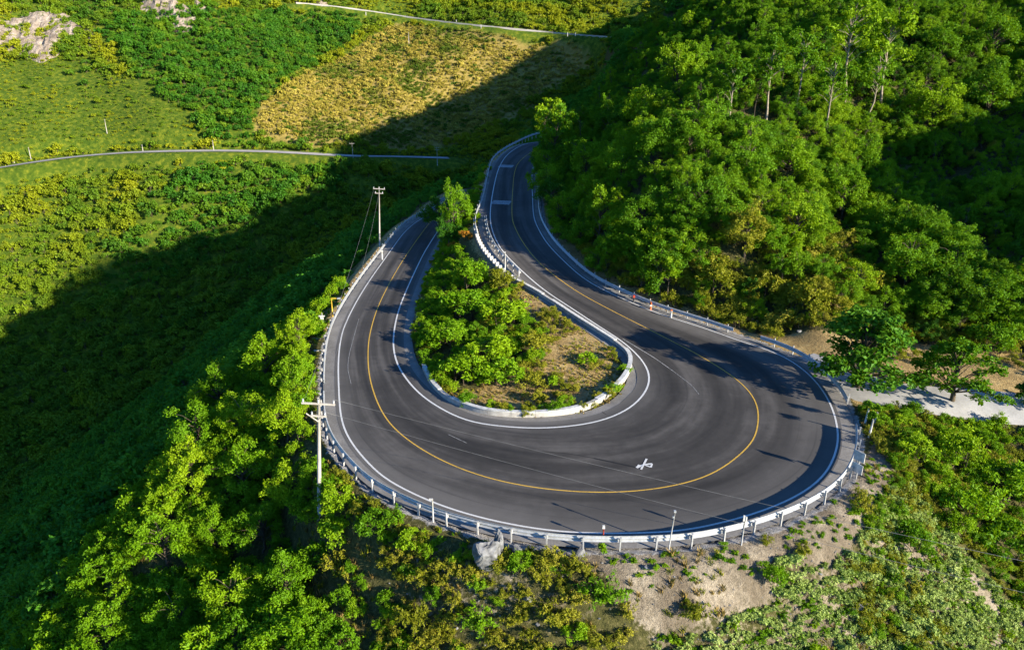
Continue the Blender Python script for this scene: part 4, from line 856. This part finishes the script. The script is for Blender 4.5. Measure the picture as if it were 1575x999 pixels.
for px, py, dm, k, lf, lb in ((458,506,66,'tree',SP_,'topmost lime bush on the spur, below the short pole with the white box'),(405,552,82,'tree',SP_,'spreading lime tree on the spur crest, next down from the topmost one'),(455,575,70,'tree',SP_,'green tree on the spur beside the dark gully with beams'),(338,600,92,'tree',SP_,'lime tree sticking out of the spur crest into the dark valley'),(300,655,92,'tree',SP_,'leftmost large lime tree halfway down the spur crest'),(372,640,84,'tree',SP_,'dense green tree on the spur, left of the tall utility pole top'),(438,640,80,'tree',SP_,'yellow green tree immediately left of the tall utility pole top'),(292,715,84,'tree',SP_,'open lime tree with bare twigs below the leftmost one on the spur'),(375,725,92,'tree',SP_,'large lime tree on the spur, halfway down the tall utility pole at its left'),(448,735,84,'tree',SP_,'leafy bush close to the left of the tall utility pole foot'),(250,830,96,'tree',SP_,'lone bright tree standing out against the dark valley in the lower left'),(330,815,72,'tree',SP_,'lime tree to the right of the lone bright one in the lower left'),(398,810,88,'tree',SP_,'large lime bush left of and below the utility pole foot'),(165,965,88,'tree',SP_,'lime tree top at the bottom left, nearest to the dark valley corner'),(270,935,88,'tree',SP_,'broad lime tree at the bottom left, second from the dark valley corner'),(355,915,96,'tree',SP_,'broad lime tree at the bottom edge below the large lime bush'),(440,890,92,'tree',SP_,'bright bush at the lower left under the utility pole foot'),(520,765,58,'bush',SP_,'bush right of the tall utility pole foot under the guardrail'),(520,870,80,'feather',OL,'olive bush at the lower left centre of the slope'),(575,800,54,'bush',SP_,'small dark green bush below the lower left guardrail posts')):
    grow(k, px, py, dm, lf, lb, G)
G = 'shrubs on the slope below the bend'
for px, py, dm, k, lf, lb in ((640,945,92,'feather',OL,'wide olive bush at the bottom centre left'),(735,948,84,'feather',SP_,'green bush directly below the big boulder'),(928,905,96,'feather',SP_,'bright feathery bush on the left margin of the bare dirt'),(858,945,84,'feather',OL,'olive bush left of the bright feathery one'),(1073,938,74,'feather',OL,'brown olive shrub alone on the bare dirt at the bottom'),(1188,880,44,'bush',SP_,'narrow green weed clump at the right margin of the bare dirt'),(1180,830,34,'feather',OL,'small olive shrub at the top of the bare dirt'),(1235,845,46,'feather',OL,'olive shrub between the bare dirt and the right guardrail'),(1403,826,64,'bush',SP_,'dense bright green shrub alone among pale weeds on the right slope'),(800,868,40,'bush',SP_,'low bright weed clump touching the big boulder at its right'),(928,846,24,'herb',SP_,'small green clump just under the guardrail in the middle')):
    grow(k, px, py, dm, lf, lb, G)
G = 'bushes on the lower right slope'
for px, py, dm, k, lf, lb in ((1410,690,62,'bush',SP_,'lime bush right of the sign boards on the right slope'),(1475,690,80,'bush',SP_,'wide lime bush under the pale turn-off road'),(1545,735,92,'bush',SP_,'big lime bush at the right edge under the layered trees'),(1480,775,84,'bush',SP_,'lime bush halfway down the right slope'),(1550,830,90,'bush',SP_,'lime bush at the right edge below the big one'),(1390,640,30,'bush',SP_,'small lime bush between the whitewashed saplings and the turn-off')):
    grow(k, px, py, dm, lf, lb, G)
G = 'slender pale trunked trees on the mountainside'
for px, py, dm, lb in ((1190,95,64,'slender pale trunked tree at the left of the mountainside stand'),(1235,85,60,'slender pale trunked tree, second from the left of the mountainside stand'),(1282,120,62,'slender pale trunked tree leaning over the lit bushes of the mountainside'),(1318,45,78,'tallest yellowish pale trunked tree at the top of the mountainside'),(1372,62,74,'yellowish pale trunked tree right of the tallest one'),(1345,110,56,'slim pale trunked tree whose bare trunk shows under the tallest pair'),(1128,120,58,'small pale trunked tree at the left end below the stand')):
    grow('tall', px, py, dm, MT, lb, G, bark='palebark')
G = 'big trees of the mountainside'
for px, py, dm, k, lb in ((990,130,70,'tree','green crown on the skyline of the mountainside next to the dark valley head'),(1045,75,76,'tree','green crown high on the left shoulder of the mountainside'),(935,190,62,'tree','half shaded crown just right of where the climbing road vanishes'),(905,250,70,'tree','dark crown overhanging the top of the climbing road'),(955,260,72,'tree','lit crown right of the one overhanging the top of the climbing road'),(1010,210,78,'tree','lime crown in the middle of the left mountainside'),(1075,190,80,'tree','lime crown left of the slender stand'),(925,330,80,'tree','shaded crown above the guardrail at the middle of the climbing road'),(990,330,84,'tree','large crown above the climbing road, right of the shaded one'),(1020,410,84,'tree','bushy crown directly above the red headed post'),(1080,300,84,'tree','round lime crown in the centre of the mountainside'),(1150,250,84,'tree','lime crown just below the slender pale trunked stand'),(1215,250,86,'tree','bright crown under the right half of the slender stand'),(1150,350,84,'tree','yellow green crown above the lit dry bank'),(1230,340,88,'tree','large bright crown above the dry bank, right of the yellow green one'),(1300,300,80,'tree','lime crown bordering the dark hollow on its left'),(1440,160,88,'tree','lit crown above the dark hollow'),(1525,140,88,'tree','lit crown at the right edge above the dark hollow'),(1530,60,80,'tree','crown at the top right corner'),(1450,70,70,'tree','crown at the top between the tallest pair and the corner'),(1320,425,66,'tree','lime tree standing behind the broad dark layered tree'),(1400,400,90,'tree','lime crown at the lower edge of the dark hollow'),(1470,440,80,'tree','shaded crown at the foot of the dark hollow'),(1180,440,62,'bush','yellowish bush low on the lit dry bank'),(1100,430,60,'bush','yellowish bush on the dry bank above the plain pale post'),(1250,455,60,'bush','lit bush at the foot of the dry bank near the turn-off'),(1535,520,66,'bush','bush at the foot of the hollow by the right edge')):
    grow(k, px, py, dm, OL if px in (1150, 1180, 1100, 1250) and py > 340 else MT, lb, G)
# whitewashed saplings by the right guardrail
for px, pb, pt, lb in ((1330,652,628,'leftmost sapling with whitewashed stem by the right guardrail'),(1336,673,645,'lowest whitewashed sapling stem by the right guardrail'),(1344,655,634,'rightmost sapling with whitewashed stem by the right guardrail')):
    b = hit(px, pb); rr = ray(px, pt); hh = CAMH + rr[2] / rr[1] * b[1] - b[2]; t = thing('sapling', lb, 'sapling', b, group='whitewashed saplings')
    mb = MB(); mb.tube([(0, 0, -.3), (.05, 0, hh * .5), (.12, .05, hh)], [.10, .085, .06], 8); link('trunk', mb.mesh('trunk', 'white', True), t)
    o = link('crown', CACHE.setdefault(('herb', 0, SP_), crown_mesh(HERB[0], 'foliage', SP_)), t, (.1, 0, hh - .1)); o.scale = (.8, .8, 1.1)
# ------------------------------------------------------------------ vegetation nobody could count
C_MTN = proto([joined(p, 'mt', 'leaf_mountain') for p in TREE] + [joined(p, 'mt', 'leaf_mountain') for p in BUSH] + [joined(TREE[1], 'mt', 'leaf_dark'), joined(TREE[3], 'mt', 'leaf_spur'), joined(TALL[0], 'mt', 'leaf_mountain'), joined(BUSH[2], 'mt', 'leaf_olive')], 'mountain_plants')
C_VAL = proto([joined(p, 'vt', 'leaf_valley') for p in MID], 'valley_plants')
C_FAR = proto([joined(p, 'ft', 'leaf_far') for p in FAR], 'far_plants')
C_FB = proto([joined(p, 'fb', 'leaf_far') for p in FBUSH] + [joined(FAR[0], 'fb', 'leaf_far')], 'far_bushes')
C_FIELD = proto([joined(p, 'fi', 'leaf_field') for p in FBUSH], 'field_bushes')
C_SPUR = proto([joined(p, 'sp', 'leaf_spur') for p in BUSH], 'spur_bushes')
C_OLIVE = proto([joined(p, 'ol', 'leaf_olive') for p in SCRUB] + [joined(BUSH[1], 'ol', 'leaf_olive')], 'olive_scrub')
C_BANK = proto([joined(p, 'bk', 'leaf_olive') for p in FEATH] + [joined(p, 'bk', 'leaf_olive') for p in SCRUB[:2]] + [joined(FEATH[0], 'bk', 'leaf_spur'), joined(FEATH[1], 'bk', 'leaf_dry')], 'bank_brush')
C_FEATH = proto([joined(p, 'fe', 'leaf_olive') for p in FEATH] + [joined(FEATH[1], 'fe', 'leaf_olive'), joined(FEATH[2], 'fe', 'leaf_spur')], 'feathery_shrubs')
C_HERB = proto([joined(p, 'he', 'leaf_pale') for p in LOWF] + [joined(HERB[0], 'he', 'leaf_pale'), joined(LOWF[1], 'he', 'leaf_spur')], 'pale_herbs')
C_GHERB = proto([joined(p, 'gh', 'leaf_spur') for p in LOWF] + [joined(HERB[0], 'gh', 'leaf_spur')], 'green_herbs')
def tuft_mesh(k, leaf, **kw):
    v, f = tuft(k, **kw); me = bpy.data.meshes.new('tuft'); me.from_pydata([tuple(q) for q in v], [], f); me.materials.append(M[leaf]); return me
C_DRY = proto([tuft_mesh(500 + k, 'leaf_dry') for k in range(3)] + [tuft_mesh(510 + k, 'leaf_olive', n=22) for k in range(2)], 'dry_tufts')
def promote(x, y, sc, rg, n, kind, leaf, label, group):
    # the plants of a mass that show largest stand as things of their own, with trunk and crown
    pls, R0, hc, nm, p1, p2 = KIND[kind]; px, py, dep = proj(np.stack([x, y, H(x, y) + hc * sc], 1)); size = np.where((px > 15) & (px < 1560) & (py > 15) & (py < 985), sc / dep, 0)
    take = np.argsort(-size)[:n]
    for i in take:
        v = int(rg.integers(0, len(pls))); key = (kind, v, leaf, 'bark')
        if key not in CACHE: CACHE[key] = (wood_mesh(pls[v], p1), crown_mesh(pls[v], p2, leaf))
        t = thing(nm, label, nm, (x[i], y[i], float(H(x[i], y[i])) - .1), float(rg.uniform(0, 6.28)), group, tuple(sc[i] * rg.uniform(.88, 1.14, 3))); link(p1, CACHE[key][0], t); link(p2, CACHE[key][1], t)
    keep = np.ones(len(x), bool); keep[take] = False; return keep
def run(name, box, sp, seed, mask, protos, label, cat, smin, smax, m=130, vary=None, tint=None, clear=1.6, lift=None, **kw):
    x, y, rg = cand(*box, sp, seed); k = (D(x, y) > clear); x, y = x[k], y[k]
    k = seen(x, y, m); x, y = x[k], y[k]; k = mask(x, y) & free(x, y); x, y = x[k], y[k]
    sc = rg.uniform(smin, smax, len(x))
    if vary is not None: sc = sc * vary(x, y)
    if lift is not None: k = promote(x, y, sc, rg, *lift); x, y, sc = x[k], y[k], sc[k]
    tt = None if tint is None else tint(x, y)
    print(name, len(x)); return gn_scatter(name, x, y, sc, rg, protos, label, cat, tint=tt, **kw)
apron = lambda x, y: inpoly(x, y, P_OCHRE) | inpoly(x, y, WTO)
mtn = lambda x, y: inpoly(x, y, MTN) & ~inpoly(x, y, P_OCHRE)
cl = lambda x, y: fbm(x / 9, y / 9, 51, 2)
run('mountainside_wood', (0, 230, 66, 400), 1.95, 1, lambda x, y: mtn(x, y) & (~inpoly(x, y, P_BANK) | (np.random.default_rng(8).uniform(size=len(x)) < .40)), C_MTN, 'dense lime and dark green wood covering the steep mountainside right of the climbing road', 'wood', .5, 1.1, m=260, vary=lambda x, y: (1 + .8 * cl(x, y)) * sstep(-3, 5, D(x, y)) ** .5 * (.4 + .6 * sstep(.5, 6, polydist(x, y, np.vstack([P_OCHRE, P_OCHRE[:1]]))[0])), clear=2.0, lift=(150, 'tree', MT, 'leafy green tree merging with many alike into the massed canopy of the right mountainside', 'massed trees of the mountainside'))
def roadside_trees():
    rg = np.random.default_rng(71); P = offset(Ow, SIDE * 3.6); k = [i for i in range(len(P)) if i > i0 + 8 and P[i, 1] < 172][::3]
    x = np.array([P[i, 0] for i in k]) + rg.normal(0, .5, len(k)); y = np.array([P[i, 1] for i in k]) + rg.normal(0, .5, len(k)); sc = np.interp(y, [72, 82, 95, 150, 170], [.5, .75, 1.3, 1.75, 1.6]) * rg.uniform(.8, 1.15, len(k)); m = D(x, y) > 1.2
    gn_scatter('roadside_trees', x[m], y[m], sc[m], rg, C_MTN, 'row of leafy trees overhanging the mountain side of the climbing road', 'wood')
roadside_trees()
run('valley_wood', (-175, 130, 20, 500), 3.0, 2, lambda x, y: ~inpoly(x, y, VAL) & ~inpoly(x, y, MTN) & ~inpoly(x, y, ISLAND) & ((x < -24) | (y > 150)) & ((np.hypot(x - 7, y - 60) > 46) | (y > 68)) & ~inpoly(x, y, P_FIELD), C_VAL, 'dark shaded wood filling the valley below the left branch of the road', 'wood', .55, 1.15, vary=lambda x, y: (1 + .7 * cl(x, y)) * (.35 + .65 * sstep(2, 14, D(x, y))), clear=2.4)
_side = lambda P, x, y, a, b: (polydist(x, y, P)[0] > a) | ((polydist(x, y, P)[0] > b) & (y > np.interp(x, P[:, 0], P[:, 1])))
grassy = lambda x, y: np.maximum(inpoly(x, y, P_LIMEGRASS) * 1.0, (y > 300) * sstep(.12, .3, fbm(x / 38, y / 30, 133, 2)))
farclear = lambda x, y: _side(FAR1, x, y, 9.5, 5) & _side(FAR2, x, y, 8.5, 4.5)
_old = lambda x, y: ((polydist(x, y, FAR1)[0] > 9.5) | ((polydist(x, y, FAR1)[0] > 5) & (y > np.interp(x, FAR1[:, 0], FAR1[:, 1])))) & (polydist(x, y, FAR2)[0] > 5)
P_BAND = wpoly([(150,40),(330,16),(560,16),(545,60),(470,110),(400,170),(392,228),(330,226),(290,170),(215,120)])
P_BAND2 = wpoly([(300,246),(560,246),(520,300),(420,340),(280,420),(170,470),(150,400),(240,320)])
inband = lambda x, y: inpoly(x, y, P_BAND) | inpoly(x, y, P_BAND2)
patch = lambda x, y: sstep(-.12, .22, fbm(x / 26, y / 26, 91, 3) + np.where(inband(x, y), .30, -.16))
C_BAND = proto([joined(p, 'bd', 'leaf_band') for p in FAR] + [joined(FAR[2], 'bd', 'leaf_far')], 'band_trees')
fband = lambda x, y: inpoly(x + 7 * fbm(x / 12, y / 12, 141, 3), y + 9 * fbm(x / 12, y / 12, 142, 3), P_BAND) | (inpoly(x + 7 * fbm(x / 12, y / 12, 141, 3), y + 9 * fbm(x / 12, y / 12, 142, 3), P_BAND2) & (fbm(x / 15, y / 15, 143, 2) > -.2))
run('far_dark_wood', (-300, 120, 150, 620), 2.9, 33, lambda x, y: inpoly(x, y, VAL) & ~inpoly(x, y, P_FIELD) & fband(x, y) & farclear(x, y), C_BAND, 'darker green wood in a diagonal band across the sunlit far hillside left of the dry field', 'wood', .55, 1.2, m=60, vary=lambda x, y: 1 + .7 * cl(x, y))
run('far_hillside_wood', (-420, 330, 130, 620), 3.5, 3, lambda x, y: inpoly(x, y, VAL) & ~inpoly(x, y, P_FIELD) & ~fband(x, y) & farclear(x, y) & (np.random.default_rng(5).uniform(size=len(x)) < (.30 + .70 * patch(x, y)) * (1 - .9 * grassy(x, y) * ~inband(x, y))), C_FAR, 'sunlit green wood on the far side of the valley, above and below the pale road', 'wood', .55, 1.15, m=60, vary=lambda x, y: .55 + .55 * patch(x, y), tint=lambda x, y: (1 - patch(x, y)) * .75 * sstep(-62, -18, H(x, y)))
run('far_hillside_scrub', (-420, 330, 130, 620), 2.15, 4, lambda x, y: inpoly(x, y, VAL) & ~inpoly(x, y, P_FIELD) & farclear(x, y) & (patch(x, y) < .95) & ~fband(x, y), C_FB, 'low yellow green scrub between the trees of the far hillside', 'scrub', .6, 1.3, m=60, vary=lambda x, y: 1 - .62 * grassy(x, y), tint=lambda x, y: .15 + .8 * (1 - patch(x, y)) * sstep(-.25, .2, fbm(x / 14, y / 14, 3, 2)) * sstep(-62, -18, H(x, y)))
infield = lambda x, y: inpoly(x, y, P_FIELD)
def field_rows():
    a = hit(480, 215)[:2]; b = hit(700, 60)[:2]; d = (b - a) / np.linalg.norm(b - a); n = np.array([-d[1], d[0]]); rg = np.random.default_rng(6)
    U, V = np.meshgrid(np.arange(-130, 260, 1.35), np.arange(-160, 160, 2.3)); U = U.ravel() + rg.uniform(-.7, .7, U.size); V = V.ravel() + rg.normal(0, .38, V.size)
    x = a[0] + d[0] * U + n[0] * V; y = a[1] + d[1] * U + n[1] * V; k = inpoly(x + 4 * fbm(x / 6, y / 6, 5, 2), y + 4 * fbm(x / 6, y / 6, 6, 2), P_FIELD) & _side(FAR2, x, y, 6, 4) & (rg.uniform(size=len(x)) < .86); x, y = x[k], y[k]
    print('rows', len(x)); t = np.clip(sstep(.0, .35, fbm(x / 18, y / 18, 13, 3)) * .9 + (rg.uniform(size=len(x)) < .12), 0, 1)
    gn_scatter('dry_field_scrub', x, y, rg.uniform(.7, 1.4, len(x)) * (1 + .5 * (rg.uniform(size=len(x)) > .94)), rg, C_FIELD, 'tan and green bushes planted in diagonal rows over the sloping field below the upper far road', 'scrub', tint=t)
field_rows()
0 and run('dry_field_scrub', (-200, 140, 250, 520), 2.0, 6, lambda x, y: infield(x, y) & farclear(x, y), C_FIELD, 'tan dry bushes planted over the sloping field below the upper far road', 'scrub', .55, 1.25, m=60, tint=lambda x, y: sstep(.05, .4, fbm(x / 18, y / 18, 13, 3)) * .8)
rbend = lambda x, y: np.hypot(x - 7, y - 60)
spurz = lambda x, y: ~mtn(x, y) & ~apron(x, y) & ~inpoly(x, y, ISLAND) & (y < 95) & ((rbend(x, y) < 62) & (y < 70) | (x < -19) & (x > -33))
pdirt = lambda x, y: inpoly(x, y, P_DIRT); ppale = lambda x, y: inpoly(x, y, P_PALE); pdry = lambda x, y: inpoly(x, y, P_SPURDRY)
lower_right = lambda x, y: (x > 26) & ~pdirt(x, y) & ~ppale(x, y)
run('spur_bushes', (-60, 70, 12, 96), 1.55, 7, lambda x, y: spurz(x, y) & ~pdirt(x, y) & ~ppale(x, y) & (~pdry(x, y) | (fbm(x / 3, y / 3, 8, 2) > .22)), C_SPUR, 'bright green bushes covering the spur below the hairpin', 'bushes', .5, 1.1, vary=lambda x, y: (.75 + .25 * sstep(1, 6, D(x, y))) * np.where(x < -12, 1.25, .85), clear=1.3, lift=(120, 'bush', SP_, 'bright green bush merging with many alike into the massed thicket on the spur slope', 'massed bushes of the spur'))
run('olive_scrub', (-30, 70, 14, 90), .78, 8, lambda x, y: spurz(x, y) & (pdry(x, y) | ((x > 22) & ((D(x, y) < 5) | (fbm(x / 5, y / 5, 211, 2) > .1))) & ~pdirt(x, y) & (fbm(x / 4, y / 4, 19, 2) > -.1) | (pdirt(x, y) & (fbm(x / 2.5, y / 2.5, 20, 2) > .24))), C_FEATH, 'olive and brown scrub on the dry slope below the bend guardrail', 'scrub', .5, 1.15, clear=.7)
run('pale_herbs', (0, 60, 14, 62), .44, 9, lambda x, y: spurz(x, y) & ppale(x, y) & ~pdirt(x, y) & (fbm(x / 2.2, y / 2.2, 23, 3) > -.5), C_HERB, 'pale green weeds trailing down the slope under the right side of the bend', 'weeds', .5, 1.15, clear=1.0)
run('verge_herbs', (-26, 62, 20, 100), .6, 10, lambda x, y: spurz(x, y) & (D(x, y) < 2.2) & (fbm(x / 1.6, y / 1.6, 29, 2) > -.05), C_GHERB, 'low green weeds along the foot of the bend guardrail', 'weeds', .25, .55, clear=.25)
run('dry_grass', (-30, 66, 14, 100), .62, 12, lambda x, y: spurz(x, y) & (fbm(x / 3, y / 3, 33, 2) > np.where(pdirt(x, y), .0, -.1)), C_DRY, 'dry grass tufts scattered over the slope below the bend', 'grass', .5, 1.1, clear=.35)
isl = lambda x, y: inpoly(x, y, ISLAND)
pisl = lambda x, y: inpoly(x, y, P_ISL)
run('island_bushes', (-16, 16, 46, 152), 1.2, 14, lambda x, y: isl(x, y) & ~pisl(x, y) & (fbm(x / 3.5, y / 3.5, 41, 2) > -.30), C_SPUR, 'green bushes growing over the upper part of the island inside the hairpin', 'bushes', .4, .8, clear=.9)
run('island_scrub', (-16, 16, 46, 130), .95, 15, lambda x, y: isl(x, y) & (pisl(x, y) & (fbm(x / 2.2, y / 2.2, 43, 2) > .08) | ~pisl(x, y) & (fbm(x / 3.5, y / 3.5, 41, 2) < 0)), C_OLIVE, 'low olive scrub on the ochre soil of the island', 'scrub', .25, .62, clear=.6)
run('island_grass', (-16, 16, 46, 130), .42, 16, lambda x, y: isl(x, y) & (fbm(x / 2, y / 2, 47, 2) > -.12), C_DRY, 'dry grass on the ochre soil of the island', 'grass', .35, .75, clear=.4)
run('roadside_scrub', (0, 75, 64, 160), 1.15, 17, lambda x, y: inpoly(x, y, MTN) & (D(x, y) < 7) & (x > 10) | inpoly(x, y, MTN) & (y < 84) & (x > 20), C_OLIVE, 'dry scrub at the foot of the mountainside beside the road', 'scrub', .5, 1.15, clear=1.2)
run('dry_bank_bushes', (10, 60, 66, 120), 1.25, 44, lambda x, y: inpoly(x, y, P_BANK), C_BANK, 'dry yellow green brush covering the sunlit bank above the right side of the bend', 'brush', 1.1, 2.0, clear=1.5, vary=lambda x, y: .55 + .45 * sstep(1, 7, D(x, y)))
run('right_slope_brush', (24, 70, 14, 62), 1.0, 45, lambda x, y: spurz(x, y) & (x > 26) & ~pdirt(x, y) & ~ppale(x, y), C_FEATH, 'feathery brush between the lime bushes of the lower right slope', 'brush', .6, 1.2, clear=1.0)
run('apron_weeds', (28, 75, 52, 76), 1.0, 18, lambda x, y: inpoly(x, y, P_OCHRE) & ~inpoly(x, y, WTO) & (fbm(x / 3, y / 3, 61, 2) > .22), C_OLIVE, 'weeds on the bare ochre soil by the turn-off', 'weeds', .25, .5, clear=.8)
